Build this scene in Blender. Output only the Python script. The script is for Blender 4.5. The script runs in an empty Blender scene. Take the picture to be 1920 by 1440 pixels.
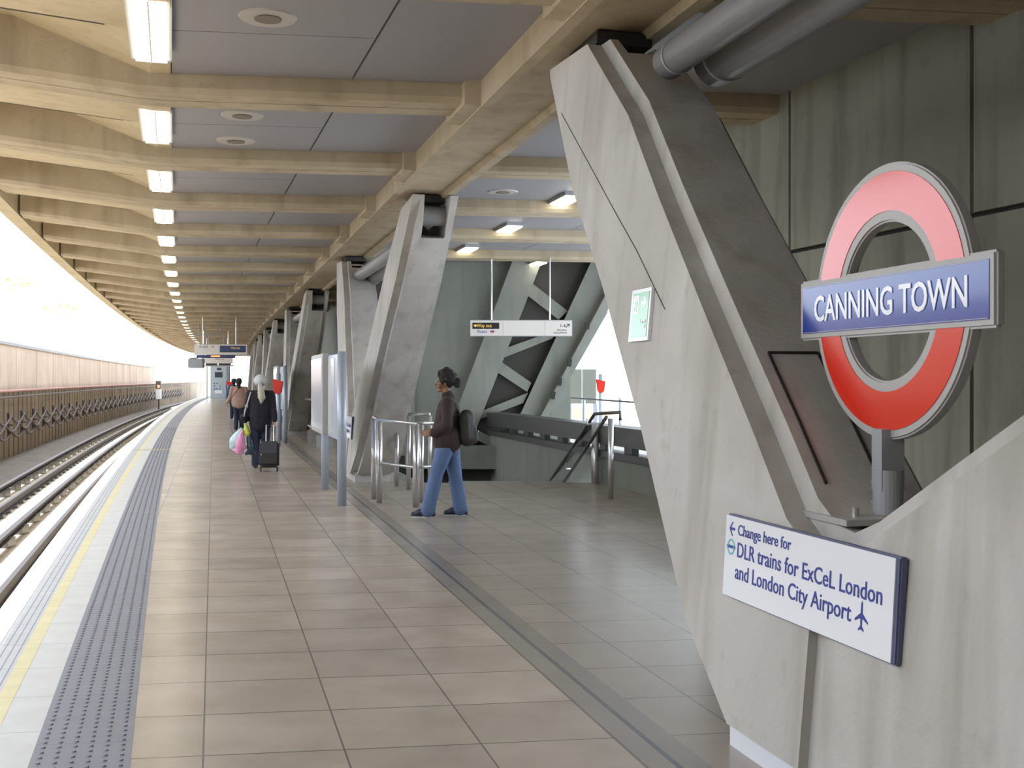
import bpy, bmesh, math, random
from mathutils import Vector, Matrix, noise
random.seed(7)
C = bpy.context.scene.collection
SC = bpy.context.scene
F, HX, HY, EYE = 2110.0, 960.0, 712.0, 1.6

# ------------------------------------------------------------------ camera, sky, sun, exposure
cd = bpy.data.cameras.new('camera'); cam = bpy.data.objects.new('camera', cd); C.objects.link(cam)
cd.sensor_width = 36.0; cd.lens = 36.0*F/1920.0; cd.shift_y = -8.0/1920.0
cd.clip_start = .05; cd.clip_end = 900
cam.location = (0, 0, EYE); cam.rotation_euler = (math.pi/2, 0, 0)
SC.camera = cam
vs = SC.view_settings
vs.view_transform = 'Standard'; vs.look = 'None'; vs.gamma = 1.0; vs.exposure = 0.3
try: vs.use_curve_mapping = False
except Exception: pass
w = bpy.data.worlds.new('sky'); SC.world = w; w.use_nodes = True
bg = w.node_tree.nodes['Background']
bg.inputs[0].default_value = (.82, .91, 1.0, 1); bg.inputs[1].default_value = 3.5
sd = bpy.data.lights.new('sun', 'SUN'); sd.energy = 12.0; sd.angle = math.radians(1.0); sd.color = (1.0, .93, .80)
sun = bpy.data.objects.new('sun', sd); C.objects.link(sun)
sun.rotation_euler = Vector((-.37, -.12, 1.0)).to_track_quat('Z', 'Y').to_euler()
SC.cycles.max_bounces = 10; SC.cycles.diffuse_bounces = 7; SC.cycles.glossy_bounces = 4
SC.cycles.sample_clamp_indirect = 8.0
SC.cycles.use_denoising = True

# ------------------------------------------------------------------ materials
def nodes(name):
    m = bpy.data.materials.new(name); m.use_nodes = True
    return m, m.node_tree, m.node_tree.nodes, m.node_tree.links, m.node_tree.nodes['Principled BSDF']

def plain(name, col, rough=.5, metal=0, emit=None, es=0, var=0.0, scale=6.0, coat=0):
    m, t, n, l, b = nodes(name)
    b.inputs['Base Color'].default_value = (*col, 1); b.inputs['Roughness'].default_value = rough
    b.inputs['Metallic'].default_value = metal
    if coat: b.inputs['Coat Weight'].default_value = coat; b.inputs['Coat Roughness'].default_value = .08
    if emit:
        b.inputs['Emission Color'].default_value = (*emit, 1); b.inputs['Emission Strength'].default_value = es
    if var > 0:
        g = n.new('ShaderNodeNewGeometry'); nz = n.new('ShaderNodeTexNoise'); nz.inputs['Scale'].default_value = scale
        nz.inputs['Detail'].default_value = 5; l.new(g.outputs['Position'], nz.inputs['Vector'])
        r = n.new('ShaderNodeMapRange'); r.inputs[3].default_value = 1-var; r.inputs[4].default_value = 1+var
        l.new(nz.outputs['Fac'], r.inputs[0])
        mx = n.new('ShaderNodeVectorMath'); mx.operation = 'SCALE'; mx.inputs[0].default_value = col
        l.new(r.outputs[0], mx.inputs['Scale']); l.new(mx.outputs[0], b.inputs['Base Color'])
    return m

def concrete(name, c1, c2, stain, sc=1.2, streak=.5, rough=.75, bump=.15, blot=.0):
    m, t, n, l, b = nodes(name)
    g = n.new('ShaderNodeNewGeometry')
    def tex(scale, det, vec=None, dist=0):
        nz = n.new('ShaderNodeTexNoise'); nz.inputs['Scale'].default_value = scale; nz.inputs['Detail'].default_value = det
        nz.inputs['Distortion'].default_value = dist
        l.new(vec or g.outputs['Position'], nz.inputs['Vector']); return nz
    def ramp(src, a, bb, lo=0, hi=1):
        r = n.new('ShaderNodeMapRange'); r.inputs[1].default_value = a; r.inputs[2].default_value = bb
        r.inputs[3].default_value = lo; r.inputs[4].default_value = hi; l.new(src, r.inputs[0]); return r
    def mix(a, bb, f):
        x = n.new('ShaderNodeMix'); x.data_type = 'RGBA'
        if isinstance(a, tuple): x.inputs[6].default_value = (*a, 1)
        else: l.new(a, x.inputs[6])
        if isinstance(bb, tuple): x.inputs[7].default_value = (*bb, 1)
        else: l.new(bb, x.inputs[7])
        l.new(f, x.inputs[0]); return x.outputs[2]
    n1 = tex(sc, 7, dist=.4)
    base = mix(c1, c2, ramp(n1.outputs['Fac'], .35, .68).outputs[0])
    mp = n.new('ShaderNodeMapping'); mp.inputs['Scale'].default_value = (3.2, 3.2, .35); l.new(g.outputs['Position'], mp.inputs['Vector'])
    n2 = tex(1.3, 5, mp.outputs[0], .3)
    base = mix(base, stain, ramp(n2.outputs['Fac'], .5, .78, 0, streak).outputs[0])
    n4 = tex(7.0, 4)
    base = mix(base, stain, ramp(n4.outputs['Fac'], .62, .8, 0, .35+blot).outputs[0])
    l.new(base, b.inputs['Base Color']); b.inputs['Roughness'].default_value = rough
    n3 = tex(34, 6); bp = n.new('ShaderNodeBump'); bp.inputs['Strength'].default_value = bump; bp.inputs['Distance'].default_value = .02
    l.new(n3.outputs['Fac'], bp.inputs['Height']); l.new(bp.outputs[0], b.inputs['Normal'])
    return m

def tile_mat():
    m, t, n, l, b = nodes('platform tiles')
    g = n.new('ShaderNodeNewGeometry'); s = n.new('ShaderNodeSeparateXYZ'); l.new(g.outputs['Position'], s.inputs[0])
    def M(op, a, bb=0.0, c=None):
        x = n.new('ShaderNodeMath'); x.operation = op
        for i, v in enumerate((a, bb) if c is None else (a, bb, c)):
            if isinstance(v, (int, float)): x.inputs[i].default_value = v
            else: l.new(v, x.inputs[i])
        return x.outputs[0]
    X, Y = s.outputs[0], s.outputs[1]
    u = M('ADD', X, M('MULTIPLY', Y, .265)); v = M('SUBTRACT', Y, M('MULTIPLY', X, .135))
    cu = M('DIVIDE', M('ADD', u, .045), .61); cv = M('DIVIDE', M('SUBTRACT', v, 4.966), .605)
    def line(c, wd):
        f = M('FRACT', c); d = M('MINIMUM', f, M('SUBTRACT', 1.0, f)); return M('LESS_THAN', d, wd)
    mort = M('MAXIMUM', line(cu, .007), line(cv, .009))
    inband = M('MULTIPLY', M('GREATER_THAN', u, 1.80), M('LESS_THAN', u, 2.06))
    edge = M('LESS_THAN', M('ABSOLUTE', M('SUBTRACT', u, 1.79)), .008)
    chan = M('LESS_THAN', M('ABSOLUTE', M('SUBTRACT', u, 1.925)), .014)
    cmb = n.new('ShaderNodeCombineXYZ'); l.new(M('FLOOR', cu), cmb.inputs[0]); l.new(M('FLOOR', cv), cmb.inputs[1])
    wn = n.new('ShaderNodeTexWhiteNoise'); wn.noise_dimensions = '3D'; l.new(cmb.outputs[0], wn.inputs['Vector'])
    r = n.new('ShaderNodeMapRange'); r.inputs[3].default_value = .90; r.inputs[4].default_value = 1.08; l.new(wn.outputs['Value'], r.inputs[0])
    nz = n.new('ShaderNodeTexNoise'); nz.inputs['Scale'].default_value = 2.2; nz.inputs['Detail'].default_value = 7; l.new(g.outputs['Position'], nz.inputs['Vector'])
    mx = n.new('ShaderNodeMix'); mx.data_type = 'RGBA'; mx.inputs[6].default_value = (.385, .325, .275, 1); mx.inputs[7].default_value = (.46, .395, .34, 1)
    r2 = n.new('ShaderNodeMapRange'); r2.inputs[1].default_value = .35; r2.inputs[2].default_value = .65; l.new(nz.outputs['Fac'], r2.inputs[0]); l.new(r2.outputs[0], mx.inputs[0])
    sc = n.new('ShaderNodeVectorMath'); sc.operation = 'SCALE'; l.new(mx.outputs[2], sc.inputs[0]); l.new(r.outputs[0], sc.inputs['Scale'])
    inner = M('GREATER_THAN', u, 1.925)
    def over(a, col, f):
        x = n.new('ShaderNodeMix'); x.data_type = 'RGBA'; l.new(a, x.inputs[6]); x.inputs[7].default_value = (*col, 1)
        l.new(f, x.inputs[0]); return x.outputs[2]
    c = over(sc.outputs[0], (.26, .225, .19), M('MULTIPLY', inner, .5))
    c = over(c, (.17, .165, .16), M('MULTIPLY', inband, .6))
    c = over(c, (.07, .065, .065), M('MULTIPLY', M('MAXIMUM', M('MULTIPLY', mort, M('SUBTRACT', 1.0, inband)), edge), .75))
    c = over(c, (.09, .09, .11), chan)
    l.new(c, b.inputs['Base Color'])
    r3 = n.new('ShaderNodeMapRange'); r3.inputs[3].default_value = .20; r3.inputs[4].default_value = .42; l.new(nz.outputs['Fac'], r3.inputs[0])
    b.inputs['Roughness'].default_value = .26
    bp = n.new('ShaderNodeBump'); bp.inputs['Strength'].default_value = .25; bp.inputs['Distance'].default_value = .004
    inv = M('SUBTRACT', 1.0, M('MAXIMUM', mort, chan)); l.new(inv, bp.inputs['Height']); l.new(bp.outputs[0], b.inputs['Normal'])
    return m

def band_mat(name, col, line_col, n_lines, wd, sp=.6, rough=.5):
    """strip paving: lines along the strip (UV.x 0..1 across) and joints along its length (UV.y metres)"""
    m, t, n, l, b = nodes(name)
    uv = n.new('ShaderNodeUVMap'); s = n.new('ShaderNodeSeparateXYZ'); l.new(uv.outputs[0], s.inputs[0])
    def M(op, a, bb=0.0):
        x = n.new('ShaderNodeMath'); x.operation = op
        for i, v in enumerate((a, bb)):
            if isinstance(v, (int, float)): x.inputs[i].default_value = v
            else: l.new(v, x.inputs[i])
        return x.outputs[0]
    f = M('FRACT', M('ADD', M('MULTIPLY', s.outputs[0], float(max(n_lines, 1))), .5)) if n_lines else None
    j = M('FRACT', M('DIVIDE', s.outputs[1], sp)); jl = M('LESS_THAN', j, .012)
    mask = jl
    if n_lines:
        d = M('ABSOLUTE', M('SUBTRACT', f, .5)); mask = M('MAXIMUM', jl, M('GREATER_THAN', d, .5-wd))
    g = n.new('ShaderNodeNewGeometry'); nz = n.new('ShaderNodeTexNoise'); nz.inputs['Scale'].default_value = 5; nz.inputs['Detail'].default_value = 6
    l.new(g.outputs['Position'], nz.inputs['Vector'])
    mx = n.new('ShaderNodeMix'); mx.data_type = 'RGBA'; mx.inputs[6].default_value = (*[c*.85 for c in col], 1); mx.inputs[7].default_value = (*[min(1, c*1.12) for c in col], 1)
    l.new(nz.outputs['Fac'], mx.inputs[0])
    x = n.new('ShaderNodeMix'); x.data_type = 'RGBA'; l.new(mx.outputs[2], x.inputs[6]); x.inputs[7].default_value = (*line_col, 1); l.new(mask, x.inputs[0])
    l.new(x.outputs[2], b.inputs['Base Color']); b.inputs['Roughness'].default_value = rough
    return m

MAT = {
 'soffit': concrete('warm ceiling concrete', (.44, .36, .23), (.53, .44, .29), (.24, .17, .09), 1.0, .45),
 'rib': concrete('warm rib concrete', (.37, .30, .20), (.45, .375, .265), (.20, .15, .09), 1.4, .5),
 'col': concrete('pale column concrete', (.45, .43, .40), (.57, .555, .53), (.24, .20, .155), 1.1, .55),
 'wall': concrete('dark panel concrete', (.23, .23, .185), (.30, .30, .245), (.10, .09, .06), .9, .7),
 'gwall': concrete('grey green concrete', (.22, .235, .205), (.28, .29, .26), (.14, .14, .12), .8, .4),
 'track': concrete('retaining wall concrete', (.60, .50, .45), (.70, .60, .54), (.36, .28, .22), .5, .7),
 'trackd': concrete('soot stained wall', (.20, .155, .11), (.27, .21, .155), (.08, .06, .045), .7, .7),
 'ballast': concrete('ballast', (.60, .54, .44), (.78, .72, .62), (.25, .19, .12), 6, .2, .9, .5),
 'ground': concrete('track side ground', (.16, .13, .11), (.22, .19, .16), (.07, .06, .05), 4, .2, .9, .5),
 'panel': plain('ceiling panel grey', (.27, .265, .285), .45, .0, var=.05, scale=1),
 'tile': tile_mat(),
 'tactile': band_mat('tactile paving', (.235, .235, .275), (.15, .15, .18), 0, .05, .4, .55),
 'lines': band_mat('grooved coping', (.50, .50, .52), (.20, .20, .25), 5, .09, .6, .5),
 'white': band_mat('white coping', (.60, .59, .58), (.35, .35, .35), 0, .05, .6, .5),
 'yellow': band_mat('yellow line paint', (.68, .60, .33), (.5, .42, .2), 0, .05, .6, .5),
 'steel': plain('brushed steel', (.62, .62, .63), .28, .9),
 'dsteel': plain('dark steel', (.10, .10, .10), .4, .5),
 'greypaint': plain('grey paint', (.33, .34, .36), .42, .1),
 'post': plain('blue grey post paint', (.42, .47, .56), .35, .2),
 'tube': plain('strut grey paint', (.25, .245, .25), .5, .1, var=.1),
 'rail': plain('rail steel', (.05, .05, .065), .85, .0),
 'red': plain('enamel red', (.72, .03, .012), .16, coat=.4),
 'blue': plain('enamel blue', (.010, .042, .33), .16, coat=.4),
 'frame': plain('sign frame grey', (.42, .41, .40), .45, .1),
 'wenamel': plain('white enamel', (.84, .86, .92), .25, coat=.4),
 'cream': plain('cream sign face', (.74, .70, .66), .4),
 'navy': plain('navy lettering', (.03, .05, .30), .4),
 'black': plain('black', (.015, .014, .02), .4),
 'amber': plain('amber lettering', (.95, .62, .10), .4, emit=(1, .6, .1), es=.25),
 'green': plain('exit sign green', (.20, .52, .27), .2, coat=.35),
 'teal': plain('teal', (.15, .52, .55), .4),
 'rubber': plain('dark rubber', (.03, .028, .025), .7),
 'dark': plain('dark infill mesh', (.055, .052, .045), .8, var=.25, scale=30),
 'joint': plain('black joint', (.02, .018, .016), .8),
 'lamp': plain('lamp diffuser', (.9, .9, .8), .5, emit=(1.0, .93, .70), es=9.0),
 'disc': plain('speaker plate', (.42, .40, .37), .5),
 'disc2': plain('speaker grille', (.18, .15, .12), .7),
 'leaf': plain('glare bleached leaves', (.78, .80, .58), .7, var=.4, scale=2),  # foliage colour bleached to paint in the glare of the sky
 'bark': plain('bark', (.35, .30, .25), .9),
 'poster': plain('poster paper', (.74, .76, .84), .25, coat=.5),
 'machine': plain('cabinet blue grey', (.42, .50, .58), .4),
 'cable': plain('cable jacket', (.10, .08, .08), .6),
 'cabler': plain('pink cable', (.50, .25, .24), .6),
 'lampred': plain('red signal lamp', (.8, .1, .02), .4, emit=(1, .10, .03), es=6),
 'seat': plain('steel seat', (.66, .66, .67), .3, .6),
}

# ------------------------------------------------------------------ mesh helpers
class MB:
    def __init__(s): s.v = []; s.f = []; s.uv = {}
    def add(s, vs_, fs_):
        o = len(s.v); s.v += [tuple(p) for p in vs_]; s.f += [tuple(i+o for i in f) for f in fs_]; return s
    def box(s, c, h, ax=(1, 0, 0), ay=(0, 1, 0), az=(0, 0, 1)):
        c, ax, ay, az = map(Vector, (c, ax, ay, az)); P = []
        for k in (-1, 1):
            for j in (-1, 1):
                for i in (-1, 1): P.append(c+ax*h[0]*i+ay*h[1]*j+az*h[2]*k)
        return s.add(P, [(0, 2, 3, 1), (4, 5, 7, 6), (0, 1, 5, 4), (2, 6, 7, 3), (0, 4, 6, 2), (1, 3, 7, 5)])
    def tube(s, pts, r, n=12, cap=True):
        pts = [Vector(p) for p in pts]; rs = r if isinstance(r, (list, tuple)) else [r]*len(pts)
        rings = []; up = None
        for i, p in enumerate(pts):
            d = (pts[min(i+1, len(pts)-1)]-pts[max(i-1, 0)]).normalized()
            if up is None: up = Vector((0, 0, 1)) if abs(d.z) < .9 else Vector((1, 0, 0))
            a = d.cross(up).normalized(); b = a.cross(d).normalized(); up = b
            rings.append([p+(a*math.cos(2*math.pi*k/n)+b*math.sin(2*math.pi*k/n))*rs[i] for k in range(n)])
        V = [q for rg in rings for q in rg]; Fs = []
        for i in range(len(pts)-1):
            for k in range(n): Fs.append((i*n+k, i*n+(k+1) % n, (i+1)*n+(k+1) % n, (i+1)*n+k))
        if cap: Fs.append(tuple(range(n-1, -1, -1))); Fs.append(tuple((len(pts)-1)*n+k for k in range(n)))
        return s.add(V, Fs)
    def prism(s, poly, fn, d0, d1):
        """poly of 2D points mapped by fn(x, y, d) -> 3D; extruded from d0 to d1"""
        n = len(poly)
        V = [fn(x, y, d0) for x, y in poly]+[fn(x, y, d1) for x, y in poly]
        Fs = [tuple(range(n-1, -1, -1)), tuple(range(n, 2*n))]+[(i, (i+1) % n, n+(i+1) % n, n+i) for i in range(n)]
        return s.add(V, Fs)
    def sweep(s, secs, closed=True, cap=True):
        n = len(secs[0]); V = [p for sc in secs for p in sc]; Fs = []
        for i in range(len(secs)-1):
            for k in range(n if closed else n-1): Fs.append((i*n+k, i*n+(k+1) % n, (i+1)*n+(k+1) % n, (i+1)*n+k))
        if cap and closed: Fs.append(tuple(range(n-1, -1, -1))); Fs.append(tuple((len(secs)-1)*n+k for k in range(n)))
        return s.add(V, Fs)
    def ball(s, c, r, n=10, m=7, sc=(1, 1, 1)):
        c = Vector(c); V = [c+Vector((0, 0, r*sc[2]))]
        for j in range(1, m):
            a = math.pi*j/m
            for k in range(n):
                b = 2*math.pi*k/n; V.append(c+Vector((r*sc[0]*math.sin(a)*math.cos(b), r*sc[1]*math.sin(a)*math.sin(b), r*sc[2]*math.cos(a))))
        V.append(c-Vector((0, 0, r*sc[2]))); Fs = [(0, 1+k, 1+(k+1) % n) for k in range(n)]
        for j in range(m-2):
            for k in range(n): Fs.append((1+j*n+k, 1+(j+1)*n+k, 1+(j+1)*n+(k+1) % n, 1+j*n+(k+1) % n))
        L = len(V)-1; Fs += [(L, 1+(m-2)*n+(k+1) % n, 1+(m-2)*n+k) for k in range(n)]
        return s.add(V, Fs)
    def mesh(s, name):
        me = bpy.data.meshes.new(name); me.from_pydata(s.v, [], s.f)
        bm = bmesh.new(); bm.from_mesh(me); bmesh.ops.recalc_face_normals(bm, faces=bm.faces); bm.to_mesh(me); bm.free()
        return me
    def build(s, name, mat, parent=None, smooth=False, bevel=0, origin=None):
        me = s.mesh(name)
        if bevel:
            bm = bmesh.new(); bm.from_mesh(me)
            bmesh.ops.bevel(bm, geom=[e for e in bm.edges if len(e.link_faces) == 2 and e.calc_face_angle(0) > .4], offset=bevel, segments=2, affect='EDGES', clamp_overlap=True)
            bm.to_mesh(me); bm.free()
        return link(name, me, mat, parent, smooth, origin)

def link(name, me, mat, parent=None, smooth=False, origin=None):
    if origin is not None: me.transform(Matrix.Translation(-Vector(origin)))
    o = bpy.data.objects.new(name, me); C.objects.link(o)
    if origin is not None: o.location = origin
    if mat is not None: me.materials.append(MAT[mat] if isinstance(mat, str) else mat)
    if smooth:
        for p in me.polygons: p.use_smooth = True
    if parent is not None: o.parent = parent; 
    return o

def tag(o, label=None, cat=None, group=None, kind=None):
    if label: o['label'] = label
    if cat: o['category'] = cat
    if group: o['group'] = group
    if kind: o['kind'] = kind
    return o
def thing(name, label, cat, loc=(0, 0, 0), rz=0, group=None):
    o = bpy.data.objects.new(name, None); C.objects.link(o); o.location = loc; o.rotation_euler = (0, 0, rz); o.empty_display_size = .2
    return tag(o, label, cat, group)
def copy_tree(o, parent=None):
    c = o.copy(); C.objects.link(c); c.parent = parent
    for ch in list(o.children): copy_tree(ch, c)
    return c
def evaluated(name, me, mods):
    """run modifiers on a mesh and give back the finished mesh"""
    o = bpy.data.objects.new(name, me); C.objects.link(o); mods(o)
    dg = bpy.context.evaluated_depsgraph_get(); dg.update()
    r = bpy.data.meshes.new_from_object(o.evaluated_get(dg)); r.name = name
    bpy.data.objects.remove(o); return r
def text_mesh(txt, size, sx=1.0, bold=0.0, ext=.001, align='LEFT'):
    cu = bpy.data.curves.new('t', 'FONT'); cu.body = txt; cu.size = size; cu.extrude = ext; cu.offset = bold; cu.align_x = align
    cu.resolution_u = 3
    o = bpy.data.objects.new('t', cu); C.objects.link(o)
    dg = bpy.context.evaluated_depsgraph_get(); dg.update()
    me = bpy.data.meshes.new_from_object(o.evaluated_get(dg)); bpy.data.objects.remove(o)
    me.transform(Matrix.Diagonal((sx, 1, 1, 1))); return me
def text(name, txt, size, mat, parent, M, sx=1.0, bold=0.0, align='LEFT', ext=.001, fit=None):
    if fit:
        me = text_mesh(txt, size, 1.0, bold, ext, align); xs = [v.co.x for v in me.vertices]; sx = fit/(max(xs)-min(xs))
    me = text_mesh(txt, size, sx, bold, ext, align); me.transform(M); return link(name, me, mat, parent)
def frame(o, x, y, z):
    x, y, z = (Vector(a).normalized() for a in (x, y, z))
    return Matrix(((x.x, y.x, z.x, o[0]), (x.y, y.y, z.y, o[1]), (x.z, y.z, z.z, o[2]), (0, 0, 0, 1)))

# ------------------------------------------------------------------ plan of the place
RS = .135                                        # how far a cross line runs forward per metre to the right
def XE(Y): return -.15-.309*Y+4.2e-4*Y*Y         # inner edge of the tactile strip
def PE(Y, t, z):                                 # t metres to the right of it along a cross line
    return Vector((XE(Y)+.991*t, Y+.134*t, z))
def XU(u, Y): return u-.27*Y+(4.2e-4*(Y-45)**2 if Y > 45 else 0)   # the line of the columns
def PU(u, Y, z): return Vector((XU(u, Y), Y, z))
def HU(Y):                                       # heading of the column line
    m = -.27+(8.4e-4*(Y-45) if Y > 45 else 0); return math.atan2(-m, 1)
def rib_to_u(Y0, u, z):                          # where the cross line through PE(Y0,0) meets the line u
    x = XE(Y0); Y = Y0
    for _ in range(6):
        X = XU(u, Y); Y = Y0+RS*(X-x)
    return Vector((XU(u, Y), Y, z))
def px(x, y, Y): return Vector(((x-HX)/F*Y, Y, EYE-(y-HY)/F*Y))
def rng(a, b, s):
    n = max(1, int(round((b-a)/s))); return [a+(b-a)*i/n for i in range(n+1)]

# ------------------------------------------------------------------ platform floor
def slab(name, Ys, xl, xr, z0, z1, mat, **k):
    mb = MB()
    mb.sweep([[Vector((xl(Y), Y, z1)), Vector((xr(Y), Y, z1)), Vector((xr(Y), Y, z0)), Vector((xl(Y), Y, z0))] for Y in Ys])
    return mb.build(name, mat, **k)
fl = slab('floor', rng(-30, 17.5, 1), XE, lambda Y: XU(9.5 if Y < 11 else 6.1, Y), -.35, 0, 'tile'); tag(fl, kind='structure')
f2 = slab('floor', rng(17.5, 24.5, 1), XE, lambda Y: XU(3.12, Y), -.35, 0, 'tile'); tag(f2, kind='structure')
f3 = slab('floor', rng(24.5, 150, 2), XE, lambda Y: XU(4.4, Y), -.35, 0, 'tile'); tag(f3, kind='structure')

def uvstrip(name, t0, t1, z, mat, Y0=-30, Y1=150, step=.5, th=.02):
    Ys = rng(Y0, Y1, step); me = bpy.data.meshes.new(name); V = []; Fs = []
    for Y in Ys:
        a, b = PE(Y, t0, z), PE(Y, t1, z); V += [a, b, b-Vector((0, 0, th)), a-Vector((0, 0, th))]
    for i in range(len(Ys)-1):
        for k in range(4): Fs.append((i*4+k, i*4+(k+1) % 4, (i+1)*4+(k+1) % 4, (i+1)*4+k))
    Fs += [(3, 2, 1, 0), tuple(len(V)-4+k for k in range(4))]
    me.from_pydata(V, [], Fs); uv = me.uv_layers.new(name='UVMap')
    for p in me.polygons:
        for li in p.loop_indices:
            vi = me.loops[li].vertex_index; uv.data[li].uv = (1.0 if vi % 4 in (1, 2) else 0.0, Ys[vi//4]*1.045)
    bm = bmesh.new(); bm.from_mesh(me); bmesh.ops.recalc_face_normals(bm, faces=bm.faces); bm.to_mesh(me); bm.free()
    return link(name, me, mat)
base = slab('floor', rng(-30, 150, 2), lambda Y: PE(Y, -.975, 0).x, XE, -.35, -.02, 'col'); tag(base, kind='structure')
ta = uvstrip('trim_1', -.41, 0, .001, 'tactile')
mb = MB()                                         # raised studs of the tactile paving
for i in range(int(34/.0667)):
    Y = 3.6+i*.0667
    for k in range(6):
        c = PE(Y, -.375+k*.0667, .0); n = 8 if Y < 12 else 5
        r0, r1 = (.0125, .009)
        V = [c+Vector((r0*math.cos(2*math.pi*j/n), r0*math.sin(2*math.pi*j/n), .001)) for j in range(n)]+[c+Vector((r1*math.cos(2*math.pi*j/n), r1*math.sin(2*math.pi*j/n), .007)) for j in range(n)]
        mb.add(V, [(j, (j+1) % n, n+(j+1) % n, n+j) for j in range(n)]+[tuple(range(n, 2*n))])
st = mb.build('stud', plain('stud grey', (.24, .24, .29), .5), ta)
tag(ta, kind='structure'); tag(st, kind='stuff')
tag(uvstrip('trim_2', -.60, -.41, 0, 'white'), kind='structure')
tag(uvstrip('trim_3', -.68, -.60, .001, 'yellow'), kind='structure')
tag(uvstrip('trim_4', -.90, -.68, 0, 'lines'), kind='structure')
tag(uvstrip('trim_5', -.99, -.90, 0, 'white', th=.07), kind='structure')
pf = MB().sweep([[PE(Y, -1.02, -.05), PE(Y, -.7, -.05), PE(Y, -.7, -1.3), PE(Y, -1.02, -1.3)] for Y in rng(-30, 150, 2)]).build('wall_front', 'trackd'); tag(pf, kind='structure')
# a short yellow stop bar painted across the strip
yb = MB()
yb.sweep([[PE(25.6, t, .004), PE(25.9, t, .004), PE(25.9, t, .0), PE(25.6, t, .0)] for t in (-.95, .05)])
tag(yb.build('painted_bar', 'yellow'), 'short yellow bar painted across the grey tactile strip', 'floor marking')

# ------------------------------------------------------------------ track
ZT = -1.12
tb = MB().sweep([[PE(Y, -4.15, ZT), PE(Y, -1.02, ZT), PE(Y, -1.02, ZT-.3), PE(Y, -4.15, ZT-.3)] for Y in rng(-30, 160, 2)]).build('track_bed', 'ballast'); tag(tb, kind='structure')
tg = MB().sweep([[PE(Y, -5.8, ZT-.01), PE(Y, -4.15, ZT-.01), PE(Y, -4.15, ZT-.3), PE(Y, -5.8, ZT-.3)] for Y in rng(-30, 160, 2)]).build('ground', 'ground'); tag(tg, kind='structure')  # strip's dark colour stands in for the retaining wall's shadow
def rail(t, lab, cat, top, w, insul):
    r = thing('conductor_rail' if insul else 'running_rail', lab, cat, PE(20, t, ZT))
    inv = -PE(20, t, ZT)
    mb = MB(); b = top-(.11 if insul else .16)
    mb.sweep([[PE(Y, t-w, top)+inv, PE(Y, t+w, top)+inv, PE(Y, t+w, top-.04)+inv, PE(Y, t+.015, top-.05)+inv, PE(Y, t+.015, b+.02)+inv, PE(Y, t+.065, b)+inv, PE(Y, t-.065, b)+inv, PE(Y, t-.015, b+.02)+inv, PE(Y, t-.015, top-.05)+inv, PE(Y, t-w, top-.04)+inv] for Y in rng(4, 158, 1.5)])
    mb.build('rail_bar', 'rail', r)
    if insul:
        for i in range(60):
            Y = 9+i*1.6
            m2 = MB().box(PE(Y, t, (ZT+b)/2-.0)+inv, (.07, .14, (b-ZT)/2+.012)); m2.build('insulator', 'dsteel', r)
    else:
        for i in range(90):
            Y = 9+i*.9
            MB().box(PE(Y, t, ZT+.03)+inv, (.11, .05, .035)).build('rail_chair', 'dsteel', r)
    return r
rail(-1.82, 'steel running rail nearest the platform edge', 'rail', -.90, .035, False)
rail(-2.46, 'raised conductor rail on insulator blocks between the two running rails', 'rail', -.86, .05, True)
rail(-3.20, 'steel running rail on the far side of the track', 'rail', -.90, .035, False)
rail(-3.72, 'raised conductor rail nearest the retaining wall', 'rail', -.82, .05, True)

# left retaining wall, with pilasters, cables and brackets
TW = -5.7
wl = MB().sweep([[PE(Y, TW, 1.25), PE(Y, TW, 2.83), PE(Y, TW-.35, 2.83), PE(Y, TW-.35, 1.25)] for Y in rng(-30, 170, 2)]).build('wall_left', 'track'); tag(wl, kind='structure')
wl2 = MB().sweep([[PE(Y, TW-.06, -1.2), PE(Y, TW-.06, 1.25), PE(Y, TW-.5, 1.25), PE(Y, TW-.5, -1.2)] for Y in rng(-30, 170, 2)]).build('lower_course', 'trackd', wl)
cp = MB().sweep([[PE(Y, TW+.05, 2.80), PE(Y, TW+.05, 2.90), PE(Y, TW-.4, 2.90), PE(Y, TW-.4, 2.80)] for Y in rng(-30, 170, 2)]).build('wall_coping', 'post', wl)
mb = MB()
for i in range(30):
    Y = 22+i*4.8; a, b = PE(Y, TW+.012, 1.25), PE(Y, TW-.02, 1.25)
    mb.sweep([[PE(Y-.02, TW+.006, z), PE(Y+.02, TW+.006, z), PE(Y+.02, TW-.02, z), PE(Y-.02, TW-.02, z)] for z in (1.25, 2.8)])
mb.build('panel_joint', 'trackd', wl)
mb = MB()
for i in range(130):
    Y = 22+i*1.0
    mb.sweep([[PE(Y-.03, TW-.03, z), PE(Y+.03, TW-.03, z), PE(Y+.03, TW-.08, z), PE(Y-.03, TW-.08, z)] for z in (-1.1, 1.2)])
mb.build('pilaster', 'trackd', wl)
def cable(zf, t, r, lab, mat, Y0=20, Y1=140, st=.25):
    tag(MB().tube([PE(Y, t, zf(Y)) for Y in rng(Y0, Y1, st)], r, 6).build('cable', mat, smooth=True), lab, 'cable')
cable(lambda Y: 1.22, TW+.12, .045, 'pinkish cable running straight along the top of the dark wall band', 'cabler', st=2)
cable(lambda Y: 1.00, TW+.12, .04, 'dusty cable running straight just under the pinkish cable', 'cable', st=2)
sw = lambda z0, ph, am=.27: (lambda Y: z0-am*abs(math.sin(math.pi*(Y/2.8+ph))))
cable(sw(.36, 0), TW+.16, .04, 'upper swagging cable looped between brackets on the track wall', 'cable')
cable(sw(.10, .5), TW+.20, .04, 'middle swagging cable looped between brackets on the track wall', 'cable')
cable(sw(-.14, 0), TW+.16, .04, 'lower swagging cable looped between brackets on the track wall', 'cable')
br0 = None
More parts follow.
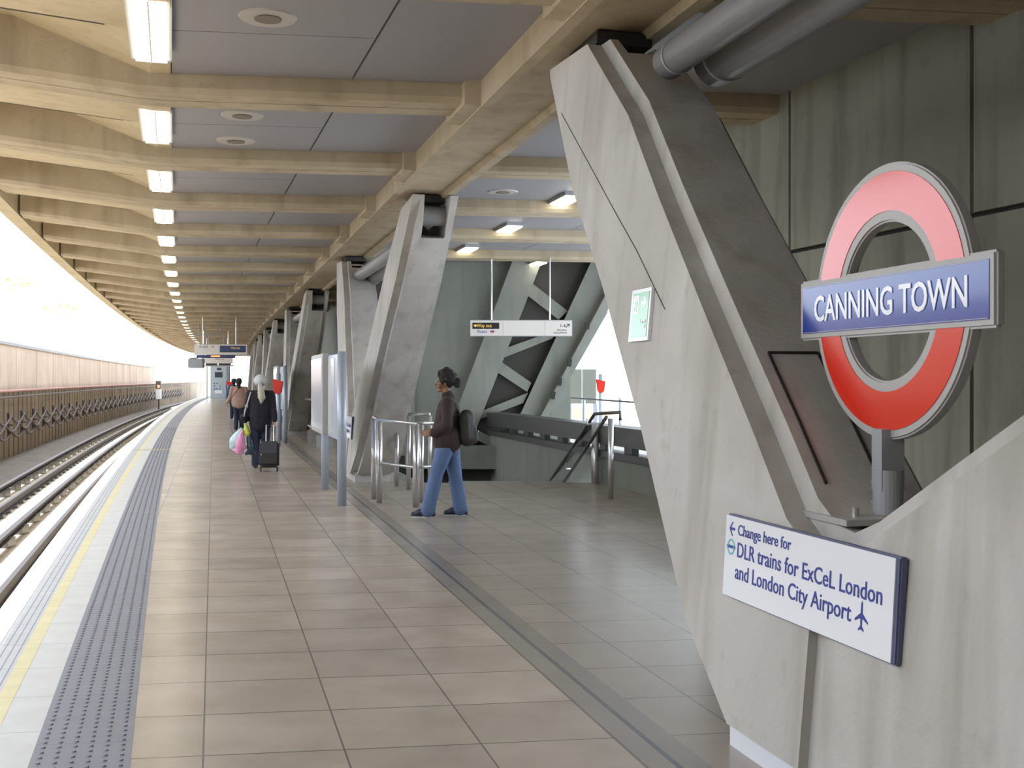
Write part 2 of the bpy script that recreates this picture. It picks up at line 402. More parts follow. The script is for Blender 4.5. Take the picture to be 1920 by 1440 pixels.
for i in range(42):
    Y = 22.4+i*2.8; p = PE(Y, TW+.06, 0)
    if br0 is None:
        br0 = thing('cable_bracket', 'dark steel bracket holding the looped cables on the track wall', 'bracket', p, 0, 'cable brackets along the track wall')
        MB().box((0, 0, .05), (.03, .03, .42)).build('upright', 'dsteel', br0)
        for z in (.36, .10, -.14): MB().box((.07, 0, z-.05), (.09, .025, .02)).build('arm', 'dsteel', br0)
    else:
        c = copy_tree(br0); c.location = p
# signal by the wall
sg = thing('track_signal', 'small track signal showing red, on a white post by the wall', 'signal', PE(104, -4.75, ZT+0.0))
MB().tube([(0, 0, 0), (0, 0, 1.0)], .08, 8).build('post', 'dsteel', sg)
MB().box((0, 0, 1.45), (.22, .12, .5)).build('plate', 'wenamel', sg)
MB().box((0, 0, 2.25), (.22, .16, .35)).build('housing', 'dsteel', sg)
MB().ball((0.03, -.16, 2.10), .13).build('lens', 'lampred', sg)

# ------------------------------------------------------------------ canopy
YR = [9.4+3*k for k in range(-13, 36)]
YC0, YC1 = -30.0, 112.0
USL, USR = 2.34, 3.12
def ribz(t): return 4.0 if t >= 0 else 4.0+.27*min(1, -t/2.2)
ceil = MB()
ceil.sweep([[PE(Y, -2.5, 4.98), PE(Y, .17, 4.98), PE(Y, .2, 4.62), PU(9.6 if Y < 25 else 4.6, Y, 4.62), PU(9.6 if Y < 25 else 4.6, Y, 5.1), PE(Y, -2.5, 5.1)] for Y in rng(-30, 24.6, 2)+rng(24.7, YC1, 2)])
ceiling = ceil.build('ceiling', 'soffit'); tag(ceiling, kind='structure')
MB().sweep([[PE(Y, -2.55, 4.30), PE(Y, -2.28, 4.27), PE(Y, -2.28, 4.5), PE(Y, -2.2, 5.0), PE(Y, -2.55, 5.0)] for Y in rng(-30, YC1, 1.5)]).build('fascia', 'soffit', ceiling)
# concrete soffit of the outer bays: a shallow vault between ribs
for i, Y0 in enumerate(YR[:-1]):
    a, b = Y0+.52, Y0+3.0; mb = MB(); secs = []
    for t in (-2.27, -1.7, -1.1, -.5, 0, .16, .165):
        zs = ribz(t)
        row = []
        for f in (0, .03, .07, .12, .2, .35, .49, .5, .503, .65, .8, .88, .93, .97, 1):
            d = min(f, 1-f)*2.48
            dp = .16+.30*min(1, max(0, -t-.1)/.9)
            h = ((.03+.10*f/.5) if f <= .5 else dp-.03*(1-f)/.5) if t < .162 else .165
            row.append(PE(a+(b-a)*f, t, min(zs+h, 4.96)))
        secs.append(row)
    mb.sweep(secs, closed=False)
    mb.build('outer_bay', 'soffit', ceiling, smooth=False)
    jb = MB()
    for ta_, tb_ in ((-2.2, -1.1), (-1.1, -.3)):
        za, zb2 = ribz(ta_)+.125, ribz(tb_)+.125
        jb.add([PE(Y0+1.745, ta_, za), PE(Y0+1.765, ta_, za), PE(Y0+1.765, tb_, zb2), PE(Y0+1.745, tb_, zb2)], [(0, 1, 2, 3)])
    jb.build('bay_joint', 'joint', ceiling)
for i, Y0 in enumerate(YR):
    mb = MB(); prof = lambda Y, t: None
    ue = 9.4 if Y0 < 22 else 4.5
    far = rib_to_u(Y0, ue, 4.0)
    tf = (far.x-XE(Y0))/.991
    secs = []
    for t in (-2.24, -1.6, -1.0, -.5, -.1, .15, tf):
        z = ribz(t); tp = 4.62
        w0 = 0.0
        secs.append([PE(Y0-w0, t, z+.05), PE(Y0+.03, t, z), PE(Y0+.245, t, z), PE(Y0+.25, t, z+.02), PE(Y0+.265, t, z+.02), PE(Y0+.27, t, z), PE(Y0+.49, t, z), PE(Y0+.52, t, z+.05), PE(Y0+.52, t, tp), PE(Y0, t, tp)])
    mb.sweep(secs)
    mb.build('rib', 'rib', ceiling)
for i, Y0 in enumerate(YR[:-1]):
    a, b = Y0+.53, Y0+2.99; zb = 4.165
    def quad(t0, t1, ya, yb):
        m = MB(); f = lambda Y, t: (rib_to_u(Y, USL+.0, zb) if t is None else PE(Y, t, zb))
        lo = [f(ya, t0), f(ya, t1), f(yb, t1), f(yb, t0)]
        m.add(lo+[p+Vector((0, 0, .04)) for p in lo], [(0, 1, 2, 3), (4, 5, 6, 7), (0, 1, 5, 4), (1, 2, 6, 5), (2, 3, 7, 6), (3, 0, 4, 7)])
        m.build('soffit_panel', 'panel', ceiling)
    if 3 < Y0 < 40: quad(.17, 1.655, a, a+1.30); quad(.17, 1.655, a+1.312, b); quad(1.672, None, a, b)
    else: quad(.17, None, a, b)
    if a < 24 and a < 3: 
        m = MB(); lo = [rib_to_u(a, USR, zb), rib_to_u(a, 9.5, zb), rib_to_u(b, 9.5, zb), rib_to_u(b, USR, zb)]
        m.add(lo+[p+Vector((0, 0, .04)) for p in lo], [(0, 1, 2, 3), (4, 5, 6, 7), (0, 1, 5, 4), (1, 2, 6, 5), (2, 3, 7, 6), (3, 0, 4, 7)])
        m.build('soffit_panel', 'panel', ceiling)
    elif a < 24:
        m = MB(); lo = [rib_to_u(a, USR, zb), rib_to_u(a, 6.2, zb), rib_to_u(b, 6.2, zb), rib_to_u(b, USR, zb)]
        m.add(lo+[p+Vector((0, 0, .04)) for p in lo], [(0, 1, 2, 3), (4, 5, 6, 7), (0, 1, 5, 4), (1, 2, 6, 5), (2, 3, 7, 6), (3, 0, 4, 7)])
        m.build('soffit_panel', 'panel', ceiling)
        m = MB(); lo = [rib_to_u(a, 6.215, zb), rib_to_u(a, 9.5, zb), rib_to_u(b, 9.5, zb), rib_to_u(b, 6.215, zb)]
        m.add(lo+[p+Vector((0, 0, .04)) for p in lo], [(0, 1, 2, 3), (4, 5, 6, 7), (0, 1, 5, 4), (1, 2, 6, 5), (2, 3, 7, 6), (3, 0, 4, 7)])
        m.build('soffit_panel', 'panel', ceiling)
mb = MB()
mb.sweep([[PU(USL, Y, 3.94), PU(USL+.10, Y, 3.94), PU(USL+.14, Y, 3.99), PU(USR-.14, Y, 3.99), PU(USR-.10, Y, 3.94), PU(USR, Y, 3.94), PU(USR, Y, 4.5), PU(USL, Y, 4.5)] for Y in rng(-30, YC1, 2)])
mb.build('spine_beam', 'rib', ceiling)
for Y0 in YR:                                     # haunches where each rib meets the spine
    p = rib_to_u(Y0, USL, 0); m = MB()
    m.sweep([[PU(USL-.14, p.y-.12+d, 3.965), PU(USL+.02, p.y-.12+d, 3.95), PU(USL+.02, p.y-.12+d, 4.3), PU(USL-.14, p.y-.12+d, 4.3)] for d in (0, .76)])
    m.build('haunch', 'rib', ceiling)

MB().sweep([[PE(Y, -6.1, 4.4), PE(Y, -2.5, 4.62), PE(Y, -2.5, 4.95), PE(Y, -6.1, 4.95)] for Y in rng(-30, -2.5, 2)]).build('sky_block_cover', 'soffit', ceiling)  # unseen roof over the track, added to block sky light from behind the camera
o = MB().sweep([[PE(Y, -5.75, 2.8), PE(Y, -5.75, 4.6), PE(Y, -6.1, 4.6), PE(Y, -6.1, 2.8)] for Y in rng(-30, -2.5, 2)]).build('wall_sky_block', 'track'); tag(o, kind='structure')  # unseen raised wall under that roof, added to shut out sky light
# lamps and loudspeakers
def lamp(loc, rz, lab, L, group=None):
    r = thing('ceiling_light', lab, 'ceiling light', loc, rz, group)
    MB().box((0, 0, .03), (.15, L/2+.03, .04)).build('housing', 'greypaint', r)
    MB().box((0, 0, -.018), (.115, L/2, .012)).build('diffuser', 'lamp', r)
    g = MB()
    for k in range(int(L/.1)): g.box((0, -L/2+.05+k*.1, -.035), (.115, .006, .008))
    g.box((0, 0, -.035), (.006, L/2, .008)); g.build('louvre', 'cream', r)
    return r
l0 = None
for k in range(0, 33):
    Ym = 8.0+3*k; loc = PE(Ym, .02, 4.085)
    rz = math.atan2(.309-8.4e-4*Ym, 1)
    if l0 is None: l0 = lamp(loc, rz, 'nearest fluorescent light of the canopy row, cut off by the top of the photo', 1.45); continue
    l = copy_tree(l0); l.location = loc; l.rotation_euler = (0, 0, rz)
    if k < 5: l['label'] = ['second nearest fluorescent light of the canopy row, left of two speaker plates', 'third nearest fluorescent light of the canopy row', 'fourth nearest fluorescent light of the canopy row', 'fifth nearest fluorescent light of the canopy row'][k-1]
    else: l['label'] = 'small fluorescent light far along the canopy row, past the five nearest'; l['group'] = 'far lights along the canopy'
names = {-2: None}
lin = []
for k in range(2, 5):
    Ym = 10.05+3*k
    lo = PU(5.03, Ym, 4.13); l = lamp(lo, math.atan(.27), ['nearest slanting ceiling light, just left of the huge leaning column', 'middle slanting ceiling light of the three above the hanging Way out sign', 'farthest slanting ceiling light, at the edge of the second column'][k-2], 1.3)
l = lamp(Vector((.55, 24.1, 4.10)), math.atan(.27), 'short fluorescent light close to the top of the raking concrete frame', .6)
ds0 = None
for (Y, t, u_) in [(7.85, .83, 0), (10.8, .83, 0), (11.95, .83, 0)]:
    p = PE(Y, t, 4.165)
    if ds0 is None:
        ds0 = thing('ceiling_speaker', 'largest round loudspeaker plate, near the top edge over the platform', 'speaker', p)
        MB().tube([(0, 0, 0), (0, 0, -.012)], [.205, .195], 32).build('plate', 'disc', ds0)
        MB().tube([(0, 0, -.008), (0, 0, -.02)], .095, 24).build('grille', 'disc2', ds0)
    else:
        c = copy_tree(ds0); c.location = p; c['label'] = 'round loudspeaker plate partly hidden by the nearest ceiling rib' if Y < 11 else 'fully visible round loudspeaker plate in the second ceiling bay'
c = copy_tree(ds0); c.location = px(943, 360, 15.35); c.location.z = 4.165
c['label'] = 'round loudspeaker plate in the ceiling to the right of the column line'
if 'group' in c: del c['group']

# ------------------------------------------------------------------ V columns
OUT = [(.78, .13), (1.16, .40), (1.89, 1.26), (2.69, 2.10), (3.46, 2.84), (4.07, 3.61), (4.17, 3.93)]
INN = [(3.15, 3.86), (2.36, 3.25), (1.77, 2.65), (1.14, 2.04), (.50, 1.43), (.20, 1.13)]
def column_mesh(near_special, name, S=1.036):
    far = [(a*S, z) for a, z in OUT]; inn = [(a*S, z) for a, z in INN]
    nout = [(-a, z) for a, z in far]; ninn = [(-a, z) for a, z in inn]
    if near_special:
        ninn = [(-3.9, 3.7), (-2.9, 2.82), (-1.9, 2.13), (-1.03, 1.56), (-.63, 1.33), (-.22, 1.09)]
        nout = [(-.81, .13), (-1.3, .40), (-2.4, 1.20), (-3.4, 1.85), (-4.6, 2.8), (-4.9, 3.3), (-5.0, 3.93)]
    poly = far+inn+[(.05, 1.045), (-.07, 1.03)]+ninn[::-1]+nout[::-1]
    def fn(a, z, d):
        off = .09*z if d == 0 else .09*z+.72-.035*z
        return Vector((off, a, z))
    me = MB().prism(poly, fn, 0, 1).mesh(name)
    bm = bmesh.new(); bm.from_mesh(me)
    big = sorted(bm.faces, key=lambda f: -f.calc_area())[:2]
    ed = set()
    for f in big:
        for e in f.edges:
            if (e.verts[0].co.z+e.verts[1].co.z)/2 > .2 and not (e.verts[0].co.z > 3.6 and e.verts[1].co.z > 3.6): ed.add(e)
    bmesh.ops.bevel(bm, geom=list(ed), offset=.10, segments=4, affect='EDGES', clamp_overlap=True)
    bm.to_mesh(me); bm.free()
    cut = MB()
    cut.box((.02, -.03, .5), (.06, .06, .42)); cut.prism([(-.09, .07), (.03, .07), (.03, .93), (-.09, .93)], lambda a, z, d: Vector((.09*z+(.045 if d else -.2), a, z)), 0, 1)
    cut = MB().prism([(-.09, .05), (.03, .05), (.03, .98), (-.09, .98)], lambda a, z, d: Vector((.09*z+(.04 if d else -.2), a, z)), 0, 1)
    for sgn in (-1, 1):
        if near_special and sgn < 0: continue
        cut.prism([(sgn*3.1, 3.62), (sgn*4.6, 3.30), (sgn*4.8, 4.1), (sgn*3.0, 4.1)], lambda a, z, d: Vector((.09*3.7+(.17 if d == 0 else .50), a, z)), 0, 1)
    cm = cut.mesh('cutter'); co = bpy.data.objects.new('cutter', cm); C.objects.link(co)
    def mods(o):
        m = o.modifiers.new('b', 'BOOLEAN'); m.object = co; m.operation = 'DIFFERENCE'; m.solver = 'EXACT'
    me = evaluated(name, me, mods); bpy.data.objects.remove(co)
    return me
me_std = column_mesh(False, 'shaft'); me_one = column_mesh(True, 'shaft')
for me in (me_std, me_one): me.materials.clear(); me.materials.append(MAT['col'])

def place_column(Yc, me, lab, u0=2.205):
    th = HU(Yc); p = PU(u0, Yc, 0)
    r = thing('v_column', lab, 'column', p, th)
    s = bpy.data.objects.new('shaft', me); C.objects.link(s); s.parent = r
    MB().box((.38, 0, .075), (.30, .74, .08)).build('plinth', 'poster' if me is me_one else 'col', r)
    for sg_ in (-1, 1):
        if me is me_one and sg_ < 0: continue
        b = MB(); yy = sg_*3.95
        b.tube([(.36, yy+.0, 3.72), (.46, yy, 3.72), (.90, yy, 3.72)][0:1]+[(.84, yy, 3.72)], .13, 20); b.build('bearing_drum', 'tube', r, smooth=False)
        MB().box((.62, sg_*3.75, 3.93), (.2, .3, .045)).build('bearing_pad', 'rubber', r)
    return r
COLS = [(4.2, me_one, 'nearest leaning concrete column, the huge one carrying the big station name sign'),
        (18.2, me_std, 'second V shaped concrete column, behind the walking woman and the steel railing'),
        (33.4, me_std, 'third V shaped concrete column, behind the tall map board'),
        (48.0, me_std, 'fourth V shaped concrete column, just right of the woman in black'),
        (62.5, me_std, 'fifth V shaped concrete column down the platform'),
        (77.0, me_std, 'sixth V shaped concrete column, far down the platform'),
        (91.5, me_std, 'seventh V shaped concrete column, second from the far end of the row'),
        (106, me_std, 'eighth V shaped concrete column, the farthest of the row')]
cols = [place_column(Y, me, lab) for Y, me, lab in COLS]
# thin casting joint on the near column face, and the infill panel on its inner slope
def cface(a, z, d=-.002): return Vector((.09*z+d, a, z))
jm = MB()
def groove(p, q, wdt, mb):
    p, q = Vector(p), Vector(q); d = (q-p).normalized(); nrm = Vector((-1, 0, 0)); s = d.cross(nrm).normalized()*wdt
    mb.add([p-s, p+s, q+s, q-s, p-s+Vector((.02, 0, 0)), p+s+Vector((.02, 0, 0)), q+s+Vector((.02, 0, 0)), q-s+Vector((.02, 0, 0))], [(0, 1, 2, 3), (4, 5, 6, 7), (0, 1, 5, 4), (1, 2, 6, 5), (2, 3, 7, 6), (3, 0, 4, 7)])
def face_pt(x, y):
    r = (x-HX)/F; q = (y-HY)/F; b = .09
    Y = (2.205+1.6*b)/(r+.27+b*q); P = Vector((r*Y, Y, EYE-q*Y)); L = cols[0].matrix_basis.inverted() @ P
    return L
for A, B in (((1050, 212), (1150, 395)), ((1150, 395), (1192, 470)), ((1192, 470), (1245, 580))):
    a, b = face_pt(*A), face_pt(*B); groove(cface(a.y, a.z), cface(b.y, b.z), .0035, jm)
jm.build('casting_joint', 'dark', cols[0])
jn = MB()
def slope_pt(y, x):                               # point on the inner (upper) slope of the far arm; y along, x across 0..1
    pts = [(.20*1.036, 1.13), (.50*1.036, 1.43), (1.14*1.036, 2.04), (1.77*1.036, 2.65)]
    for (a0, z0), (a1, z1) in zip(pts, pts[1:]):
        if y <= z1 or (a1, z1) == pts[-1]:
            f = (y-z0)/(z1-z0); a = a0+(a1-a0)*f; break
    nrm = Vector((0, -.7, .7)); return Vector((.09*y+.10+x*.5, a, y))+nrm*.009
def srib(p, q, wd, mb):
    d = (q-p).normalized(); nrm = Vector((0, -.7, .7)); s = d.cross(nrm).normalized()*wd; e = -nrm*.02
    mb.add([p-s, p+s, q+s, q-s, p-s+e, p+s+e, q+s+e, q-s+e], [(0, 1, 2, 3), (4, 5, 6, 7), (0, 1, 5, 4), (1, 2, 6, 5), (2, 3, 7, 6), (3, 0, 4, 7)])
for x_ in (.12, .62):
    for za, zb_ in ((1.18, 1.30), (1.30, 1.425), (1.425, 1.44), (1.44, 1.58), (1.58, 1.72)): srib(slope_pt(za, x_), slope_pt(zb_, x_), .005, jn)
srib(slope_pt(1.72, .12), slope_pt(1.72, .62), .005, jn); jn.build('infill_joint', 'joint', cols[0])

# tie tubes between the arms of each V, two side by side
for i, (Yc, me, lab) in enumerate(COLS):
    ln = ['nearest', 'second', 'third', 'fourth', 'fifth', 'sixth', 'seventh', 'eighth'][i]
    for (u, r, s) in ((2.83, .105, 'slimmer'), (3.12, .15, 'thicker')):
        a, b = PU(u, Yc-3.2, 3.55), PU(u, Yc+3.15, 3.55)
        if i == 0: a, b = PU(u, Yc-5.6, 3.55), PU(u, Yc+2.72, 3.55)
        mid = (a+b)/2; t = thing('tie_tube', '%s grey steel tie tube near the top of the %s column' % (s, ln), 'pipe', mid)
        MB().tube([a-mid, b-mid], r, 24).build('pipe', 'tube', t, smooth=True)
        d = (b-a).normalized()
        MB().tube([b-mid-d*.16, b-mid-d*.14], r+.006, 24).build('collar', 'greypaint', t, smooth=False)

# ------------------------------------------------------------------ station name sign (roundel)
def roundel(Yc, lab, near):
    th = math.atan(.25) if near else HU(Yc)
    r = thing('station_roundel', lab, 'sign', (0, 0, 0), 0)
    # local: y runs along the platform away from the reader's right, x points inwards; the face looks towards -x
    def ring(ro, ri, d0, d1, n=72):
        m = MB(); V = []; Fs = []
        for k in range(n):
            c, s = math.cos(2*math.pi*k/n), math.sin(2*math.pi*k/n)
            V += [(d0, ro*c, ro*s), (d1, ro*c, ro*s), (d1, ri*c, ri*s), (d0, ri*c, ri*s)]
        for k in range(n):
            a, b = k*4, ((k+1) % n)*4
            for j in range(4): Fs.append((a+j, b+j, b+(j+1) % 4, a+(j+1) % 4))
        m.add(V, Fs); return m
    R = .541
    ring(R, R*.575, -.012, .04).build('ring_frame', 'frame', r, bevel=.008)
    ring(R*.935, R*.655, -.015, -.01).build('ring_face', 'red', r)
    ring(R*.935, R*.655, .035, .043).build('ring_face', 'red', r)
    MB().box((0, 0, .0), (.020, .668, .132)).build('bar_frame', 'frame', r, bevel=.01)
    for s in (-1, 1):
        MB().box((s*.020, 0, 0), (.003, .636, .103)).build('bar_face', 'blue', r)
        MB().box((s*.0235, 0, .0985), (.0008, .63, .0012)).build('white_line', 'frame', r)
        MB().box((s*.0235, 0, -.0985), (.0008, .63, .0012)).build('white_line', 'frame', r)
        M = frame((s*.0245, 0, -.052), (0, -1, 0) if s < 0 else (0, 1, 0), (0, 0, 1), (s, 0, 0))
        text('lettering', 'CANNING TOWN', .156, 'wenamel', r, M @ Matrix.Translation((-.0, 0, 0)), sx=.83, bold=.0022, align='CENTER', ext=.002)
    MB().box((0, 0, -.62), (.05, .035, .12)).build('neck', 'greypaint', r)
    MB().tube([(0, 0, -.66), (0, 0, -.98)], .058, 24).build('pole', 'greypaint', r, smooth=False)
    for z in (-.71, -.79): MB().ball((-.045, .04, z), .006, 6, 5).build('bolt', 'steel', r)
    MB().box((0, .12, -.76-.04), (.0001, .0001, .0001))
    pl = MB(); pl.box((-.03, .02, -.845), (.24, .17, .012)); pl.build('base_plate', 'frame', r)
    MB().tube([(-.16, -.03, -.835), (-.16, -.03, -.80)], .014, 8).build('bolt', 'steel', r)
    if near: r.location = (1.477, 4.42, 1.907)
    else: r.location = PU(2.205+.5, Yc, 1.92)+Vector((0, .1, 0))
    r.rotation_euler = (0, 0, th)
    return r
roundel(4.2, 'big red ring name sign reading CANNING TOWN on the nearest column', True)
roundel(18.2, 'distant red ring name sign half hidden behind the second concrete column', False)

# ------------------------------------------------------------------ "Change here" boards
def board(col, lab, txt=True):
    r = thing('direction_board', lab, 'sign', col.matrix_basis @ Vector((.09*.84-.012, .08, .84)), col.rotation_euler.z)
    r.rotation_euler = (0, math.atan(.06), col.rotation_euler.z)
    MB().box((0, 0, 0), (.016, .636, .178)).build('board_frame', plain('board edge blue grey', (.10, .11, .20), .4), r, bevel=.006)
    MB().box((-.018, .010, 0), (.003, .624, .172)).build('board_face', 'wenamel', r)
    if txt:
        def T(s, y, z, size, fit, mat='navy', b=.0004, nm='lettering'):
            return text(nm, s, size, mat, r, frame((-.0222, y, z), (0, -1, 0), (0, 0, 1), (-1, 0, 0)), fit=fit, bold=b)
        # text left end is at +y
        T('Change here for', .520, .098, .066, .450)
        T('DLR trains for ExCeL London', .520, .006, .090, 1.065)
        T('and London City Airport', .526, -.086, .090, .895)
        def shape(poly, nm='symbol', mat='navy'):
            MB().prism(poly, lambda a, b, d: Vector((-.0205-(.0015 if d else 0), a, b)), 0, 1).build(nm, mat, r)
        ay, az = .572, .118
        shape([(ay+.028, az), (ay+.002, az+.030), (ay-.008, az+.030), (ay+.010, az+.006), (ay-.025, az+.006), (ay-.025, az-.006), (ay+.010, az-.006), (ay-.008, az-.030), (ay+.002, az-.030)])
        m = MB(); n = 32; V = []; Fs = []
        for k in range(n):
            c, s = math.cos(2*math.pi*k/n), math.sin(2*math.pi*k/n)
            V += [(-.0225, .576+.034*c, .040+.034*s), (-.0225, .576+.026*c, .040+.026*s)]
        for k in range(n): Fs.append((2*k, 2*((k+1) % n), 2*((k+1) % n)+1, 2*k+1))
        m.add(V, Fs); m.build('symbol', 'teal', r)
        shape([(.616, .034), (.536, .034), (.536, .047), (.616, .047)])
        py, pz = -.435, -.056
        shape([(py, pz+.055), (py+.005, pz+.045), (py+.006, pz+.012), (py+.040, pz-.012), (py+.040, pz-.020), (py+.006, pz-.006), (py+.005, pz-.032), (py+.017, pz-.043), (py+.017, pz-.050), (py, pz-.043), (py-.017, pz-.050), (py-.017, pz-.043), (py-.005, pz-.032), (py-.006, pz-.006), (py-.040, pz-.020), (py-.040, pz-.012), (py-.006, pz+.012), (py-.005, pz+.045)])
    return r
board(cols[0], 'white sign reading Change here for DLR trains, low on the nearest column')
board(cols[1], 'small white sign on the second concrete column beside the map board post')

# emergency exit sign on the nearest column
q = [face_pt(1187, 546), face_pt(1223, 541), face_pt(1221, 636), face_pt(1185, 641)]
cy = sum(p.y for p in q)/4; cz = sum(p.z for p in q)/4; hw = abs(q[0].y-q[1].y)/2; hh = abs(q[0].z-q[3].z)/2
ex = thing('exit_sign', 'green emergency exit sign with white running figure on the leaning column', 'sign', cols[0].matrix_basis @ Vector((.09*cz-.010, cy, cz)), 0)
ex.rotation_euler = (0, math.atan(.09), cols[0].rotation_euler.z)
MB().box((0, 0, 0), (.009, hw, hh)).build('sign_plate', 'wenamel', ex)
MB().box((-.010, 0, 0), (.0015, hw*.83, hh*.86)).build('green_field', 'green', ex)
def ep(poly, mat='wenamel', nm='pictogram', dd=0): MB().prism([(-a*hw, b*hh) for a, b in poly], lambda a, b, d: Vector((-.0115-dd-(.001 if d else 0), a, b)), 0, 1).build(nm, mat, ex)
ep([(-.68, .05), (-.12, .05), (-.12, .75), (-.68, .75)])
for pl in ([(-.46, .60), (-.36, .60), (-.36, .70), (-.46, .70)], [(-.58, .50), (-.28, .58), (-.22, .42), (-.34, .30), (-.30, .12), (-.40, .12), (-.46, .28), (-.60, .14), (-.64, .20), (-.50, .38)]): ep(pl, 'green', 'pictogram', .001)
ep([(.08, .42), (.38, .42), (.30, .24), (.42, .24), (.68, .46), (.42, .68), (.30, .68), (.38, .50), (.08, .50)])
for s, z in (('Emergency', -.30), ('exit', -.52)):
    text('lettering', s, hh*.2, 'wenamel', ex, frame((-.0125, -hw*.70, hh*z), (0, -1, 0), (0, 0, 1), (-1, 0, 0)), sx=.62, bold=.0005, align='RIGHT')

# ------------------------------------------------------------------ right hand wall beside the nearest column
def PW(d, Y, z): return Vector((5.6+d-.315*Y, Y, z))
wr = MB(); 
ys = [-30, -14, -7.9, -5.65, -3.3, -1.08, 1.15, 3.38, 5.51+.0, 7.74, 9.97, 11.5]
jw = .018
for a, b in zip(ys, ys[1:]):
    for z0, z1 in ((-.05, .55), (.55, 2.73), (2.73, 4.6)):
        A_, B_ = a+jw, b-jw
        wr.add([PW(0, A_, z0+jw), PW(0, B_, z0+jw), PW(0, B_, z1-jw), PW(0, A_, z1-jw), PW(.3, A_, z0+jw), PW(.3, B_, z0+jw), PW(.3, B_, z1-jw), PW(.3, A_, z1-jw)], [(0, 1, 2, 3), (4, 5, 6, 7), (0, 1, 5, 4), (1, 2, 6, 5), (2, 3, 7, 6), (3, 0, 4, 7)])
wall_r = wr.build('wall_right', 'wall'); tag(wall_r, kind='structure')
wb = MB(); wb.add([PW(.06, -30, -.05), PW(.06, 11.45, -.05), PW(.06, 11.45, 4.6), PW(.06, -30, 4.6), PW(.28, -30, -.05), PW(.28, 11.45, -.05), PW(.28, 11.45, 4.6), PW(.28, -30, 4.6)], [(0, 1, 2, 3), (4, 5, 6, 7), (0, 1, 5, 4), (1, 2, 6, 5), (2, 3, 7, 6), (3, 0, 4, 7)])
wb.build('joint_backing', 'joint', wall_r)

o = MB().box((8, -30.2, 1.8), (18, .15, 3.2)).build('wall_light_block', 'gwall'); tag(o, kind='structure')  # unseen wall added behind the camera to keep sky light out of that end
# ------------------------------------------------------------------ stair well, parapet, raking frame
YB = 24.5
bw = MB(); xl, xr = XU(3.45, YB), px(1000, 0, YB).x
bw.box(((XU(3.45, YB)+px(1070, 0, YB).x)/2, YB+.2, 2.2), ((px(1070, 0, YB).x-XU(3.45, YB))/2, .12, 2.4)); back = bw.build('wall_back', 'gwall'); tag(back, kind='structure')
ws = MB().sweep([[PU(4.2, Y, 0), PU(4.2, Y, 4.6), PU(4.5, Y, 4.6), PU(4.5, Y, 0)] for Y in rng(YB, 112, 2)]).build('wall_side', 'gwall'); tag(ws, kind='structure')
rk = thing('raking_frame', 'big slanting concrete frame with dark triangular openings, over the stairs', 'stair structure', px(950, 850, YB))
inv = -rk.location
def plate(pts, y0, y1, nm, mat, par=rk):
    MB().prism(pts, lambda x, y, d: px(x, y, YB)+Vector((0, (y1 if d else y0), 0))+inv, 0, 1).build(nm, mat, par)
plate([(965, 480), (1020, 480), (880, 838), (826, 852)], -.22, .1, 'chord', 'gwall')
plate([(1113, 480), (1160, 480), (1130, 560), (977, 846), (943, 846)], -.26, .1, 'chord', 'gwall')
plate([(1160, 490), (1135, 590), (1015, 800), (995, 846), (977, 846), (1130, 560)], -.5, .1, 'flange', 'gwall')
plate([(1016, 480), (1115, 480), (945, 846), (880, 846), (850, 846)], .0, .06, 'infill_mesh', 'dark')
cr = lambda x, y: (860+x/2.571, 380+y/2.571)
for band in ([(345, 385), (525, 525), (480, 565), (325, 445)], [(225, 703), (470, 615), (452, 655), (200, 755)], [(195, 760), (350, 868), (330, 912), (178, 812)], [(92, 1012), (335, 915), (312, 965), (95, 1045)], [(90, 1095), (225, 1160), (180, 1185), (45, 1120)]):
    plate([cr(*p) for p in band], -.16, .05, 'web', 'gwall')
plate([(690, 480), (745, 480), (745, 500), (690, 530)], -.05, .07, 'web', 'gwall')
plate([(693, 517), (735, 494), (722, 556), (692, 571)], -.02, .07, 'infill_mesh', 'dark')
plate([(692, 590), (712, 583), (700, 622)], -.02, .07, 'infill_mesh', 'dark')
for (x, y) in ((1098, 612), (1065, 680), (1047, 715), (1035, 740)):
    plate([(x-4, y-5), (x+5, y-6), (x+3, y+8), (x-4, y+7)], -.62, -.48, 'bracket', 'rubber')
lg = MB(); a, b = px(760, 840, YB-.6), px(985, 840, YB-.6)
lg.box(((a.x+b.x)/2, YB-.45, -.05), ((b.x-a.x)/2, .22, .24)); o = lg.build('wall_ledge', 'gwall'); tag(o, kind='structure')
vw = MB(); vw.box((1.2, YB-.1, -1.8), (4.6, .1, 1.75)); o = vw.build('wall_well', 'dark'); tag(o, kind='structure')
vf = MB(); vf.box((.8, 21, -3.3), (5, 3.8, .1)); o = vf.build('floor_lower', 'ground'); tag(o, kind='structure')
vs_ = MB(); vs_.sweep([[PU(3.12, Y, 0), PU(3.32, Y, 0), PU(3.32, Y, -3.2), PU(3.12, Y, -3.2)] for Y in (17.5, YB)]); o = vs_.build('wall_well', 'gwall'); tag(o, kind='structure')
